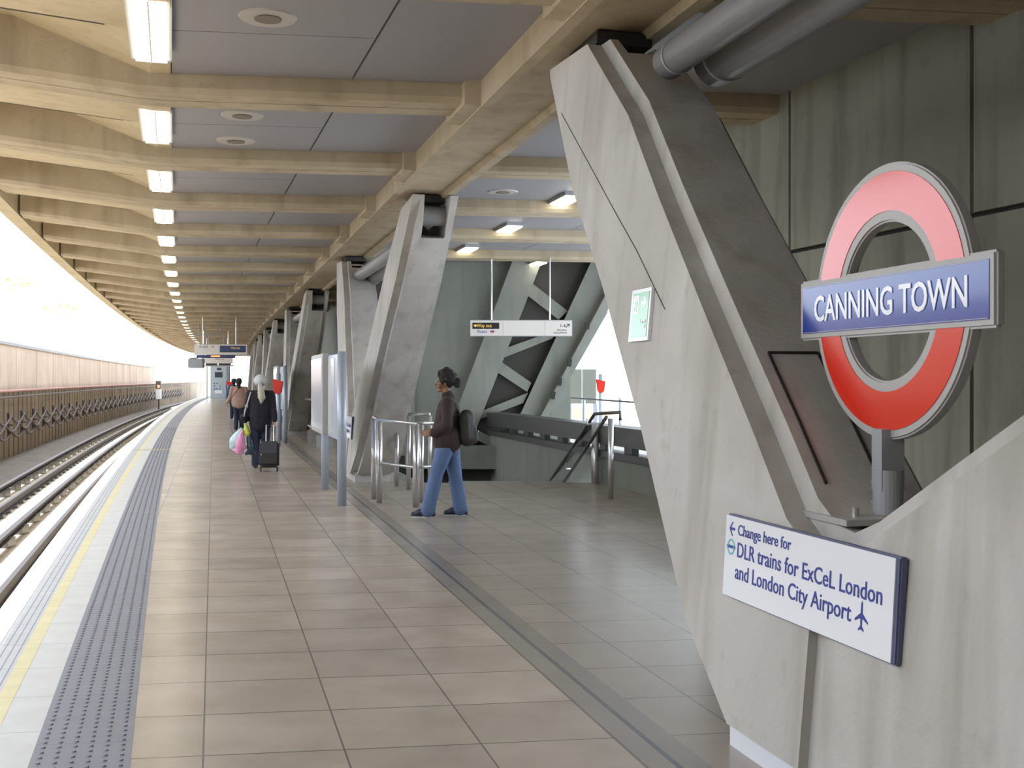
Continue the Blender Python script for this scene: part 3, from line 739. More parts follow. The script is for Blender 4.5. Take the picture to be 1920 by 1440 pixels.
# side wall of the well with dark parapet beams and slots of daylight
def ubox(u0, u1, Y0, Y1, z0, z1, mb):
    return mb.sweep([[PU(u0, Y, z0), PU(u1, Y, z0), PU(u1, Y, z1), PU(u0, Y, z1)] for Y in (Y0, Y1)])
o = ubox(6.1, 6.35, 11.3, 24.4, -3.2, .42, MB()).build('wall_parapet', 'gwall'); tag(o, kind='structure')
pb = thing('parapet_beam', 'dark horizontal beams with a row of bright slots beyond the stairs', 'parapet', PU(6.2, 18, .42)); inv2 = -pb.location
def pub(*a):
    m = ubox(*a[:6], MB()); m.v = [tuple(Vector(v)+inv2) for v in m.v]; return m
pub(6.02, 6.3, 11.3, 24.3, .42, .52).build('lower_beam', 'dsteel', pb)
pub(6.02, 6.4, 11.3, 24.3, .62, .90).build('upper_beam', 'dsteel', pb)
for k in range(12):
    Y = 12+k*1.05; pub(6.1, 6.2, Y, Y+.3, .52, .62).build('spacer', 'dsteel', pb)
# stairs
stp = thing('staircase', 'concrete stairs going down from the platform behind the railings', 'stairs', (1.2, 17.6, 0))
for k in range(14):
    MB().box((-1.3-.0756*k, .15+.28*k, -.09-.16*k), (.9, .15, .08)).build('step', 'gwall', stp)
def handrail(name, lab, rails, posts, brackets=(), r=.022, mat='steel'):
    t = thing(name, lab, 'railing', posts[0][0]); iv = -Vector(posts[0][0])
    for pts, rr, mt in rails: MB().tube([Vector(p)+iv for p in pts], rr, 12).build('rail', mt, t, smooth=True)
    for a, b, rr in posts: MB().tube([Vector(a)+iv, Vector(b)+iv], rr, 16).build('post', mat, t, smooth=True)
    for c, w_ in brackets:
        c = Vector(c)+iv; MB().tube([c+Vector((-w_, 0, .10)), c+Vector((-w_, 0, .01)), c+Vector((w_, 0, .01)), c+Vector((w_, 0, .10))], .022, 8).build('fork', mat, t)
    return t
def fp(x, y): Y = 3376/(y-HY); return Vector(((x-HX)/F*Y, Y, 0))
def up(p, z): return Vector((p.x, p.y, z))
# stair handrails on the right
A1 = px(1030, 905, 20.2); A2 = px(1115, 776, 17.3); A3 = px(1163, 773, 16.9)
B1 = px(1056, 907, 19.0); B2 = px(1137, 782, 16.3)
p45 = fp(1145, 936); p15 = Vector((px(1116, 0, 17.35).x, 17.35, 0)); p75 = px(1075, 870, 18.9)
A1b, B1b = A1+(A1-A2)*.6, B1+(B1-B2)*.6
handrail('stair_handrail', 'steel posts and dark sloping handrails of the stairs beside the leaning column', [([A1b, A1, A2, A3, A3-Vector((0, 0, .12))], .026, 'dsteel'), ([B1b, B1, B2], .026, 'dsteel')],
         [(p45, up(p45, 1.08), .038), (p15-Vector((0, 0, .3)), up(p15, .90), .058), (Vector((p75.x, 18.9, -1.3)), Vector((p75.x, 18.9, p75.z-.08)), .052)],
         [(up(p15, .90), .12), (Vector((p75.x, 18.9, p75.z-.08)), .12)])
# railing by the second column
r1, r2 = fp(711, 943), fp(780, 951); r3, r4 = fp(701, 936), fp(790, 942); r5, r6 = fp(744, 912), fp(766, 918); r7 = fp(806, 920)
def rl(*ps): return [up(p, z) for p, z in ps]
handrail('guard_railing', 'polished steel guard railing the woman in jeans walks past', [
    (rl((r3, 1.10), (r1, 1.08), (r2, 1.05), (fp(812, 949), 1.05)), .024, 'steel'), (rl((r1, .52), (r2, .50), (fp(812, 949), .50)), .020, 'steel'),
    (rl((r6, 1.10), (r7, 1.10)), .024, 'steel')],
    [(r1, up(r1, 1.05), .040), (r2, up(r2, 1.03), .042), (r3, up(r3, 1.08), .038), (r4, up(r4, 1.03), .032), (r5, up(r5, .9), .032), (r6, up(r6, 1.08), .032), (r7, up(r7, 1.08), .032)])

# ------------------------------------------------------------------ outside, beyond the parapet
o = ubox(7.6, 13, 22, 60, -.3, 0, MB()).build('floor_outside', 'col'); tag(o, kind='structure')
o = ubox(6.4, 7.6, 10, 60, -1.4, -1.1, MB()).build('track_outside', 'ballast'); tag(o, kind='structure')
def pbx(x0, y0, x1, y1, Y, d, nm, mat, par, inv_):
    a, b = px(x0, y0, Y), px(x1, y1, Y); return MB().box(((a.x+b.x)/2+inv_.x, Y+d/2+inv_.y, (a.z+b.z)/2+inv_.z), (abs(b.x-a.x)/2, d/2, abs(a.z-b.z)/2)).build(nm, mat, par)
g1 = thing('notice_board', 'grey green board on posts on the platform beyond the stairs', 'notice board', px(1092, 800, 29)); iv = -g1.location
pbx(1067, 692, 1091, 757, 29, .08, 'panel', 'gwall', g1, iv); pbx(1092, 692, 1118, 757, 29, .12, 'panel', 'gwall', g1, iv)
pbx(1064, 757, 1072, 832, 29, .1, 'post', 'post', g1, iv); pbx(1112, 757, 1120, 832, 29, .1, 'post', 'post', g1, iv)
yw = thing('low_wall', 'low pale yellow wall with white fence beyond the far platform', 'wall', px(1110, 790, 38)); iv = -yw.location
pbx(1020, 765, 1200, 788, 38, .3, 'wall_body', plain('pale yellow render', (.62, .50, .28), .8), yw, iv)
for k in range(16): pbx(1036+k*10, 786, 1038+k*10, 803, 37, .05, 'fence_post', 'wenamel', yw, iv)
pbx(1030, 785, 1200, 787, 37, .05, 'fence_rail', 'wenamel', yw, iv)
fr = thing('glazed_screen_rail', 'thin dark rail on slim posts in front of the bright far platform', 'railing', px(1100, 790, 26)); iv = -fr.location
MB().tube([px(1036, 744, 26)+iv, px(1200, 755, 24)+iv], .02, 8).build('rail', 'dsteel', fr)
for x in (1051, 1095, 1163): MB().tube([px(x, 746, 25.5)+iv, px(x, 830, 25.5)+iv], .035, 8).build('post', 'post', fr)

# ------------------------------------------------------------------ information boards and help points
mb0 = thing('map_board', 'tall blue grey map board on two posts left of the second column', 'notice board', up(fp(641, 948), 0), math.atan(.27))
MB().tube([(0, 0, 0), (0, 0, 1.96)], .058, 24).build('post', 'post', mb0, smooth=True)
MB().tube([(0, 2.15, 0), (0, 2.15, 1.96)], .055, 24).build('post', 'post', mb0, smooth=True)
MB().box((0, .72, 1.38), (.04, .60, .55)).build('board', 'post', mb0)
MB().box((-.06, 2.25, 1.40), (.05, .88, .565)).build('poster_case', 'frame', mb0, bevel=.01)
MB().box((-.113, 2.25, 1.40), (.006, .80, .50)).build('poster', 'poster', mb0)
MB().box((-.044, .85, 1.38), (.005, .38, .5)).build('poster', 'poster', mb0)
c = copy_tree(mb0); c.location = PU(1.95, 28.6, 0); c['label'] = 'farther map board on two posts behind the red help point'
def help_point(loc, lab, rz=0):
    h = thing('help_point', lab, 'sign post', loc, rz)
    MB().tube([(0, 0, 0), (0, 0, 1.75)], .055, 20).build('post', 'post', h, smooth=True)
    MB().prism([(-.125, 1.62), (.125, 1.56), (.095, 1.31), (.05, 1.26), (-.05, 1.26), (-.10, 1.33)], lambda a, b, d: Vector((a, -.10+(.09 if d else 0), b)), 0, 1).build('red_plate', 'red', h, bevel=.01)
    return h
help_point(fp(522, 836), 'post with bright red help point plate right of the woman in black')
help_point(Vector(((1126-HX)/F*29.5, 29.5, 0)), 'post with red help point plate outside beyond the stairs')
vc = thing('notice_case', 'white notice case with dark lower cabinet beside the third column', 'notice board', PU(2.1, 31.8, 0)); 
MB().box((0, 0, 1.25), (.13, .10, .72)).build('case', 'wenamel', vc); MB().box((.02, -.01, .5), (.09, .09, .1)).build('cabinet', 'dsteel', vc); MB().box((0, .02, .22), (.12, .08, .22)).build('base', 'frame', vc)

# benches: metal seats on a beam
def bench(Y, u, lab):
    b = thing('bench', lab, 'bench', PU(u, Y, 0), math.atan(.27))
    MB().tube([(0, -1.4, .30), (0, 1.4, .30)], .035, 10).build('beam', 'steel', b)
    for yy in (-1.2, 1.2):
        MB().box((0, yy, .15), (.2, .03, .15)).build('leg', 'steel', b)
    for k in range(5):
        yy = -1.1+k*.55
        s = MB(); s.box((0, yy, .43), (.20, .22, .02)); s.build('seat', 'seat', b, bevel=.01)
        s = MB(); s.box((.22, yy, .68), (.02, .22, .22), ax=(1, 0, -.2)); s.build('backrest', 'seat', b, bevel=.01)
    return b
bench(27.6, 2.75, 'row of metal platform seats behind the tall map board')
lr = thing('lean_rail', 'short pale horizontal rail on the wall above the seats', 'rail', PU(3.0, 31, 1.05)); iv = -lr.location
MB().tube([px(574, 748, 30)+iv, px(600, 751, 27.5)+iv], .03, 8).build('rail', 'cream', lr)
MB().tube([px(586, 749, 28.8)+iv, px(592, 749, 28.8)+iv+Vector((.8, 0, 0))], .02, 8).build('bracket', 'steel', lr)

# ------------------------------------------------------------------ hanging signs
def hsign(c, w_, h, lab, rods, ztop, rz=0):
    s = thing('hanging_sign', lab, 'sign', c, rz)
    MB().box((0, 0, 0), (w_/2, .06, h/2)).build('sign_box', 'greypaint', s, bevel=.006)
    MB().box((0, -.061, 0), (w_/2-.012, .004, h/2-.014)).build('sign_face', 'cream', s)
    for x in rods: MB().tube([(x, 0, h/2-.01), (x, 0, ztop-c[2])], .017, 8).build('hanger_rod', 'steel', s)
    return s
def ht(s, txt, x, z, size, mat, sx=.9, b=.0, al='LEFT', y=-.0665):
    return text('lettering', txt, size, mat, s, frame((x, y, z), (1, 0, 0), (0, 0, 1), (0, -1, 0)), sx=sx, bold=b, align=al)
cY = 22.35; c = px(977, 615.5, cY)
s1 = hsign(c, 192*cY/F, 31*cY/F, 'white hanging sign reading Way out and Buses over the stairs', ((922-977)*cY/F, (1031-977)*cY/F), 4.02, .02)
k = cY/F
MB().box((-(977-911)*k, -.067, .045), (.265, .003, .062)).build('black_field', 'black', s1)
ht(s1, 'Way out', -(977-894)*k, .018, .098, 'amber', .85, .0, y=-.0715)
MB().prism([(-.93, .055), (-.905, .055), (-.905, .03), (-.885, .05), (-.885, .032), (-.9175, .0), (-.95, .032), (-.95, .05), (-.93, .03)], lambda a, b, d: Vector((a+.01, -.0705-(.001 if d else 0), b+.018)), 0, 1).build('arrow', 'amber', s1)
ht(s1, 'Buses', -(977-895)*k, -.095, .088, 'navy', .95, .0)
def tiny_ring(s, x, z, r, mat, bar='navy', y=-.0675):
    m = MB(); n = 20; V = []; Fs = []
    for q_ in range(n):
        cc, ss = math.cos(2*math.pi*q_/n), math.sin(2*math.pi*q_/n); V += [(x+r*cc, y, z+r*ss), (x+r*.65*cc, y, z+r*.65*ss)]
    for q_ in range(n): Fs.append((2*q_, 2*((q_+1) % n), 2*((q_+1) % n)+1, 2*q_+1))
    m.add(V, Fs); m.build('symbol', mat, s); MB().box((x, y-.001, z), (r*1.3, .001, r*.22)).build('symbol', bar, s)
tiny_ring(s1, -(977-923)*k, -.068, .034, 'red')
ht(s1, '1–6', (1055-977)*k, .02, .09, 'black', .9, 0, 'CENTER')
ht(s1, 'Lift further', (1063-977)*k, -.055, .052, 'dsteel', .9, 0, 'RIGHT')
ht(s1, 'along platform', (1063-977)*k, -.105, .052, 'dsteel', .9, 0, 'RIGHT')
MB().prism([(0, 0), (.05, .05), (.02, .05), (.02, .065), (.075, .065), (.075, .01), (.06, .01), (.06, .04), (.01, -.01)], lambda a, b, d: Vector((a+.885, -.0665-(.001 if d else 0), b+.02)), 0, 1).build('arrow', 'black', s1)
for x in (-.36, .47): MB().box((x, -.0655, 0), (.002, .001, .145)).build('seam', 'greypaint', s1)

cY = 44.0; c = px(414.5, 655.5, cY); k = cY/F
s2 = hsign(c, 98*k, 20*k, 'white and dark blue hanging sign, nearest of those over the far platform', ((381-414.5)*k, (442-414.5)*k), 4.05, .1)
MB().box(((436.5-414.5)*k, -.067, .02), (.5, .003, .13)).build('blue_field', plain('sign dark blue', (.02, .04, .13), .4), s2)
ht(s2, 'DLR', -.68, .06, .12, 'black', .9); tiny_ring(s2, -.77, .10, .04, 'teal'); ht(s2, 'Way out', .38, .03, .11, 'amber', .9, 0, y=-.0715)
MB().prism([(0, 0), (.05, .05), (.02, .05), (.02, .065), (.075, .065), (.075, .01), (.06, .01), (.06, .04), (.01, -.01)], lambda a, b, d: Vector((a-.36, -.0665-(.001 if d else 0), b+.07)), 0, 1).build('arrow', 'black', s2)
cY = 56.0; c = px(405, 668.5, cY); k = cY/F
s3 = thing('train_indicator', 'thin dark train indicator seen just under the nearest hanging sign', 'display', c, .1)
MB().box((0, 0, 0), (35*k, .15, .07)).build('display_case', plain('display navy', (.02, .03, .12), .4), s3)
MB().box((-.0, -.155, .01), (8*k, .004, .03)).build('display_band', 'lampred', s3)
for x in (-.6, .6): MB().tube([(x, 0, .05), (x, 0, 4.05-c.z)], .02, 6).build('hanger_rod', 'steel', s3)
cY = 66.0; c = px(407.5, 675, cY); k = cY/F
s4 = hsign(c, 57*k, 13*k, 'cream hanging sign below and behind the dark train indicator', (-.6, .6), 4.05, .1)
ht(s4, 'Way out', -.1, .0, .16, 'black', .9)
cY = 76.0; c = px(409, 683, cY); k = cY/F
s5 = thing('train_indicator', 'dark train indicator farthest down the platform, lowest in the stack of signs', 'display', c, .1)
MB().box((-12*k, 0, 0), (10.5*k, .15, .07)).build('display_case', 'black', s5); MB().box((12*k, 0, 0), (11*k, .15, .07)).build('display_case', 'black', s5)
MB().box((0, .1, -.1), (28*k, .1, .05)).build('carrier', 'cream', s5)
for x in (-.6, .6): MB().tube([(x, .1, -.05), (x, .1, 4.05-c.z)], .02, 6).build('hanger_rod', 'steel', s5)
# camera housing on its pipe frame by the platform edge
cY = 50.0; c = px(368, 681, cY); k = cY/F
mo = thing('monitor_housing', 'grey driver monitor housing hanging from a pipe frame at the platform edge', 'monitor', c, .1)
MB().box((0, 0, 0), (14*k, .22, 9*k)).build('case', 'greypaint', mo, bevel=.03)
MB().box((-4*k, 0, 9.6*k), (6*k, .1, .02)).build('hood', 'dsteel', mo)
zt = (681-627)*k
MB().tube([(-3*k, 0, 8*k), (-3*k, 0, zt), (52*k, 0, zt)], .02, 8).build('pipe_frame', 'greypaint', mo)
for x in (23, 50): MB().tube([(x*k, 0, (681-647)*k), (x*k, 0, zt+.02)], .018, 6).build('drop_rod', 'greypaint', mo)
for x in (5, 45): MB().tube([(x*k, 0, zt), (x*k, 0, 4.05-c.z)], .018, 6).build('drop_rod', 'greypaint', mo)

# far cabinet
cY = 97.0; k = cY/F; b0 = px(410, 746, cY); b0.z = 0
mc = thing('equipment_cabinet', 'tall pale blue cabinet with dials at the far end of the platform', 'cabinet', b0)
MB().box((0, .5, 31*k), (16*k, .5, 31*k)).build('cabinet_body', 'machine', mc, bevel=.03)
MB().box((0, -.01, 44*k), (7*k, .02, 5*k)).build('screen', 'black', mc)
MB().box((1*k, -.01, 55*k), (4*k, .02, 2*k)).build('number_plate', 'black', mc)
for x, z in ((-8, 28), (-3, 28), (-8, 23), (3, 23), (-8, 17), (-4, 17.5), (3, 18)): MB().ball((x*k, -.02, z*k), 1.1*k, 8, 6).build('knob', 'dsteel', mc)
MB().box((0, -.01, 12*k), (7*k, .02, 3*k)).build('label_plate', 'wenamel', mc)
MB().tube([(19*k, -.2, 0), (19*k, -.2, 61*k)], .5*k*1.5, 8).build('side_post', 'wenamel', mc)
MB().tube([(-22*k, 0, 0), (-22*k, 0, 62*k)], 1.5*k, 8).build('side_post', 'cream', mc)
pa = thing('poster_panel', 'red and white poster panel right of the far cabinet', 'notice board', up(px(433, 745, 92), 0)); k = 92/F
MB().box((0, 0, 16*k), (6*k, .1, 15*k)).build('panel', 'wenamel', pa); MB().box((-1*k, -.11, 30*k), (7*k, .03, 3.4*k)).build('red_header', 'red', pa)
dp = thing('barrier', 'dark barrier beside the far cabinet', 'barrier', up(px(430, 745, 96), 0)); MB().box((-2*k, 0, 14*k), (4*k, .1, 14*k)).build('panel', 'dsteel', dp)

# ------------------------------------------------------------------ distant trees and masts beyond the wall
def tree(x, y, Y, w_, h, lab):
    c = px(x, y, Y); t = thing('tree', lab, 'tree', (c.x, Y, -1)); m = MB(); rnd = random.Random(int(x))
    for i in range(420):
        a = rnd.random()*6.28; r = rnd.random()**.5; q = Vector((math.cos(a)*r*w_, math.sin(a)*r*w_, (rnd.random()-.5)*2*h*(1-r*r)**.5+rnd.gauss(0, .1)))
        p = Vector((0, 0, c.z+1))+q; s_ = .22+.2*rnd.random()
        n1 = Vector((rnd.gauss(0, 1), rnd.gauss(0, 1), rnd.gauss(0, 1))).normalized(); n2 = n1.orthogonal().normalized()
        n3 = n1.cross(n2); m.add([p+n2*s_, p+n3*s_*.6, p-n2*s_, p-n3*s_*.6], [(0, 1, 2, 3)])
    m.build('foliage', 'leaf', t)
    MB().tube([(0, 0, 0), (0, 0, c.z+1)], [.12, .05], 8).build('trunk', 'wenamel', t)  # trunk coloured white so it dissolves in the painted-in glare
tree(20, 526, 75, 1.4, .55, 'pale washed out tree crown at the left edge of the bright sky')
tree(108, 575, 85, 1.5, .8, 'pale washed out tree crown beyond the middle of the retaining wall')
for i, (x, y0, y1, Y, r, lab) in enumerate(((66, 600, 655, 60, .07, 'thin pale mast beyond the wall, left one of a close pair'), (77, 622, 657, 60, .16, 'thick pale post beyond the wall, right one of a close pair'), (176, 640, 672, 82, .06, 'thin pale mast beyond the middle of the wall'), (191, 628, 674, 82, .07, 'slender pale mast right of the thin mast beyond the wall'))):
    a, b = px(x, y0, Y), px(x, y1+60, Y); tag(MB().tube([a, b], r, 8).build('mast', plain('pale mast', (.7, .75, .8), .6)), lab, 'mast')
gr = MB(); gr.box((-60, 100, -1.6), (52, 160, .1)); 
gr = MB().sweep([[PE(Y, TW-.5, -1.2), PE(Y, TW-80, -1.2), PE(Y, TW-80, -1.5), PE(Y, TW-.5, -1.5)] for Y in (-2, 60, 120, 170)]).build('ground_outside', 'ballast'); tag(gr, kind='structure')
o = ubox(7.7, 13.5, 24.8, 36, 4.2, 4.5, MB()).build('ceiling_outside', 'gwall'); tag(o, kind='structure')
#PEOPLE
# ------------------------------------------------------------------ people
MAT.update({
 'skin_brown': plain('brown skin', (.28, .15, .09), .55), 'skin_pale': plain('pale skin', (.60, .36, .27), .55),
 'jacket': plain('dark brown jacket cloth', (.050, .034, .032), .9, var=.25, scale=18), 'jeans': plain('blue denim', (.115, .18, .34), .85, var=.22, scale=14),
 'hair_black': plain('black curly hair', (.022, .018, .020), .8), 'hair_white': plain('white hair', (.60, .61, .62), .6, var=.1, scale=40), 'hair_grey': plain('yellowish grey hair', (.52, .50, .42), .6, var=.15, scale=60),
 'coat': plain('black coat cloth', (.016, .015, .026), .85, var=.2, scale=10), 'tan': plain('tan jacket cloth', (.46, .30, .235), .85, var=.1, scale=12), 'dtrouser': plain('dark navy trousers', (.022, .028, .055), .85),
 'shoe': plain('dark shoe', (.02, .025, .05), .5), 'sole': plain('pale sole', (.6, .6, .62), .6), 'bagblue': plain('pale blue plastic bag', (.55, .74, .80), .35), 'bagpink': plain('pink plastic bag', (.80, .33, .55), .35),
 'bagdark': plain('dark teal bag', (.03, .06, .08), .4), 'lime': plain('lime green cloth', (.55, .68, .08), .6), 'case': plain('charcoal suitcase fabric', (.045, .047, .060), .6, var=.15, scale=30), 'eye': plain('eye', (.02, .015, .01), .2),
 'bluetop': plain('blue top', (.06, .14, .30), .8),
})
def caps(mb, p, q, r0, r1, n=14, fx=1.0):
    """tapered capsule; fx widens it across x"""
    p, q = Vector(p), Vector(q); d = q-p; L = d.length; d.normalize()
    a = d.cross(Vector((0, 1, 0)) if abs(d.y) < .9 else Vector((1, 0, 0))).normalized(); b = d.cross(a).normalized()
    pts = []
    for k in range(1, 4): t = -math.pi/2+k*math.pi/8; pts.append((p+d*r0*math.sin(t), r0*math.cos(t)))
    pts += [(p, r0), (q, r1)]
    for k in range(1, 4): t = k*math.pi/8; pts.append((q+d*r1*math.sin(t), r1*math.cos(t)))
    V = []; Fs = []
    for c, r in pts:
        for k in range(n):
            an = 2*math.pi*k/n; o = (a*math.cos(an)+b*math.sin(an))*r; V.append(c+Vector((o.x*fx, o.y, o.z)))
    for i in range(len(pts)-1):
        for k in range(n): Fs.append((i*n+k, i*n+(k+1) % n, (i+1)*n+(k+1) % n, (i+1)*n+k))
    Fs += [tuple(range(n-1, -1, -1)), tuple((len(pts)-1)*n+k for k in range(n))]
    mb.add(V, Fs)
def fused(mb, nm, mat, par, vox=.010, sm=6, wr=0, cutz=None):
    me = mb.mesh(nm)
    def mods(o):
        m = o.modifiers.new('r', 'REMESH'); m.mode = 'VOXEL'; m.voxel_size = vox
        s = o.modifiers.new('s', 'SMOOTH'); s.iterations = sm; s.factor = .5
    me = evaluated(nm, me, mods)
    if wr:
        for v in me.vertices:
            k = noise.noise(v.co*9)*wr+noise.noise(v.co*22)*wr*.5; v.co += v.normal*k
    me.materials.clear()
    return link(nm, me, mat, par, smooth=True)
def chain(mb, pts, rs, fx=1.0):
    for i in range(len(pts)-1): caps(mb, pts[i], pts[i+1], rs[i], rs[i+1], fx=fx)
def hand(mb, w_, d, side, curl=.5, palm_n=(0, 0, 0)):
    """palm with four fingers and a thumb; d is the way the hand points, side the thumb side"""
    w_, d, side = Vector(w_), Vector(d).normalized(), Vector(side).normalized(); n = d.cross(side).normalized()
    k = w_+d*.045
    for s in (-.028, -.010, .010, .028): caps(mb, w_+side*s*.6, k+side*s+d*.03, .014, .012, n=8)
    for s, L in ((-.030, .052), (-.010, .066), (.010, .070), (.030, .062)):
        a = k+side*s+d*.03; b = a+(d*math.cos(curl)+n*math.sin(curl))*L*.5; c = b+(d*math.cos(curl*2.2)+n*math.sin(curl*2.2))*L*.5
        caps(mb, a, b, .0095, .0088, n=8); caps(mb, b, c, .0088, .0072, n=8)
    t = w_+side*.026+d*.012; caps(mb, t, t+(side*.6+d*.8).normalized()*.034, .013, .010, n=8)
    t2 = t+(side*.6+d*.8).normalized()*.034; caps(mb, t2, t2+(d+n*.5).normalized()*.026, .010, .008, n=8)
def head(mb, c, f, up_=Vector((0, 0, 1)), s=1.0):
    c, f = Vector(c), Vector(f).normalized(); r = f.cross(up_).normalized()
    P = lambda a, b, d: c+(f*a+r*b+up_*d)*s
    mb.ball(P(-.012, 0, .03), .088*s, 16, 10, (1.0, 1.0, 1.06))
    caps(mb, P(.025, 0, .02), P(.038, 0, -.07), .066*s, .040*s); mb.ball(P(.066, 0, -.088), .024*s, 8, 6)
    caps(mb, P(.078, 0, .022), P(.104, 0, -.018), .009*s, .015*s, n=8)                   # nose
    caps(mb, P(.086, -.02, -.052), P(.086, .02, -.052), .009*s, .009*s, n=8)             # lips
    for q_ in (-1, 1):
        caps(mb, P(.074, q_*.018, .036), P(.066, q_*.05, .036), .011*s, .010*s, n=8)     # brow
        mb.ball(P(-.012, q_*.086, -.01), .026*s, 8, 6, (.7, .45, 1.1))                   # ear
        mb.ball(P(.055, q_*.042, -.03), .030*s, 8, 6)                                    # cheek
    return P

# --- woman in brown jacket and jeans, walking to the left
W1 = thing('person', 'person in dark brown jacket and blue jeans walking left past the steel railing', 'person', (-.745, 13.18, 0))
# local axes here: -x is the way she walks, -y the camera side
def L(f, s, z): return Vector((-f, s, z))          # f forwards, s away from camera
hipN, hipF = L(.01, -.085, .90), L(.0, .085, .90)
kN, aN = L(.135, -.09, .50), L(.235, -.085, .085)
kF, aF = L(-.075, .085, .48), L(-.135, .09, .085)
sh = L(-.01, 0, 1.36); shN, shF = L(-.0, -.165, 1.335), L(.0, .165, 1.335)
eN, wN = L(.0, -.225, 1.075), L(.175, -.19, .985); eF, wF = L(.03, .22, 1.08), L(.20, .15, .98)
b = MB()
chain(b, [hipN, kN, aN], [.085, .055, .038]); chain(b, [hipF, kF, aF], [.085, .055, .038])
for a_ in (aN, aF): caps(b, a_, a_+Vector((-.11, 0, -.050)), .030, .018)
chain(b, [L(0, 0, .95), L(.02, 0, 1.1), L(.0, 0, 1.28)], [.13, .12, .12]); caps(b, shN, shF, .06, .06)
caps(b, L(0, 0, 1.36), L(.03, 0, 1.48), .055, .05)
chain(b, [shN, eN, wN], [.05, .042, .028]); chain(b, [shF, eF, wF], [.05, .042, .028])
hand(b, wN, L(.08, .02, -.01)-L(0, 0, 0), (0, .1, 1), .6); hand(b, wF, L(.08, -.05, -.01)-L(0, 0, 0), (0, -.1, 1), .6)
P = head(b, L(.045, 0, 1.565), (-1, 0, -.05))
fused(b, 'body', 'skin_brown', W1, .0075, 3)
for q_ in (-1, 1): MB().ball(P(.079, q_*.03, .018), .011, 8, 6).build('eye', 'eye', W1, smooth=True)
g = MB()
for q_ in (-1, 1):
    cc = P(.100, q_*.033, .016); n_ = 14; pts = [cc+Vector((0, .022*math.cos(6.283*k/n_), .018*math.sin(6.283*k/n_))) for k in range(n_+1)]
    g.tube(pts, .0022, 6, cap=False); g.tube([cc+Vector((.0, q_*.022, 0)), P(-.01, q_*.092, .02)], .002, 6)
g.build('glasses', 'steel', W1)
b = MB(); rnd = random.Random(3)
for k in range(46):
    a1, a2 = rnd.random()*6.28, rnd.random()*1.75
    d = Vector((math.sin(a2)*math.cos(a1), math.sin(a2)*math.sin(a1), math.cos(a2)))
    if d.x < -.62 and d.z < .62: continue
    p = L(.03, 0, 1.60)+Vector((d.x*.095+.012, d.y*.09, d.z*.10)); b.ball(p, .034+.014*rnd.random(), 8, 6)
for k in range(9): b.ball(L(-.085-.03*rnd.random(), (rnd.random()-.5)*.08, 1.545+.06*rnd.random()), .045, 8, 6)
b.ball(L(.015, 0, 1.60), .098, 12, 8); 
fused(b, 'hair', 'hair_black', W1, .009, 1, .020)
b = MB()                                           # jacket
chain(b, [L(-.005, 0, .93), L(.025, 0, 1.06), L(.0, 0, 1.26)], [.158, .150, .135]); caps(b, L(0, -.06, .93), L(0, .06, .93), .155, .155); caps(b, L(.0, -.07, 1.26), L(.0, .07, 1.26), .13, .13)
caps(b, L(-.005, -.05, .88), L(-.005, .05, .88), .150, .150); caps(b, L(.035, -.07, .89), L(.035, .07, .89), .15, .15)
caps(b, shN, shF, .075, .075); chain(b, [shN, eN, wN+L(-.015, 0, 0)], [.075, .066, .050]); chain(b, [shF, eF, wF+L(-.015, 0, 0)], [.075, .066, .050])
caps(b, L(.0, 0, 1.38), L(.015, 0, 1.425), .080, .066)
fused(b, 'jacket', 'jacket', W1, .012, 4, .007)
b = MB()                                           # jeans, slightly flared
chain(b, [hipN, kN, kN.lerp(aN, .5), aN+L(0.0, 0, -.005)], [.118, .082, .080, .088]); chain(b, [hipF, kF, kF.lerp(aF, .5), aF+L(.0, 0, -.005)], [.118, .082, .080, .088])
caps(b, L(-.005, -.06, .90), L(-.005, .06, .90), .135, .135)
fused(b, 'jeans', 'jeans', W1, .011, 3, .006)
for a_, lab in ((aN, ''), (aF, '')):
    b = MB(); caps(b, a_+Vector((.05, 0, -.042)), a_+Vector((-.165, 0, -.052)), .044, .034); caps(b, a_+Vector((-.03, 0, -.01)), a_+Vector((-.11, 0, -.035)), .048, .042)
    sh_ = fused(b, 'shoe', 'shoe', W1, .008, 2)
    MB().prism([(.065, -.034), (.065, .034), (-.15, .040), (-.185, .02), (-.185, -.02), (-.15, -.040)], lambda x, y, d: a_+Vector((x, y, -.085+(.014 if d else 0))), 0, 1).build('sole', 'sole', sh_)
# her backpack
bp = thing('backpack', 'black backpack hanging behind the person in the brown jacket', 'bag', W1.location+Vector((.225, -.02, 1.01)))
b = MB(); caps(b, (.0, 0, -.09), (-.01, 0, .16), .105, .085); caps(b, (.06, 0, -.10), (.05, 0, .02), .07, .06); caps(b, (-.02, -.07, -.08), (-.03, -.06, .14), .07, .07); caps(b, (-.02, .07, -.08), (-.03, .06, .14), .07, .07)
fused(b, 'pack', 'rubber', bp, .012, 3, .006)
MB().tube([(-.09, -.10, .19), (-.15, -.13, .32), (-.22, -.13, .385), (-.27, -.10, .37)], .014, 8).build('strap', 'rubber', bp, smooth=True)
MB().box((.13, -.01, -.01), (.004, .03, .008)).build('reflective_tab', 'sole', bp)

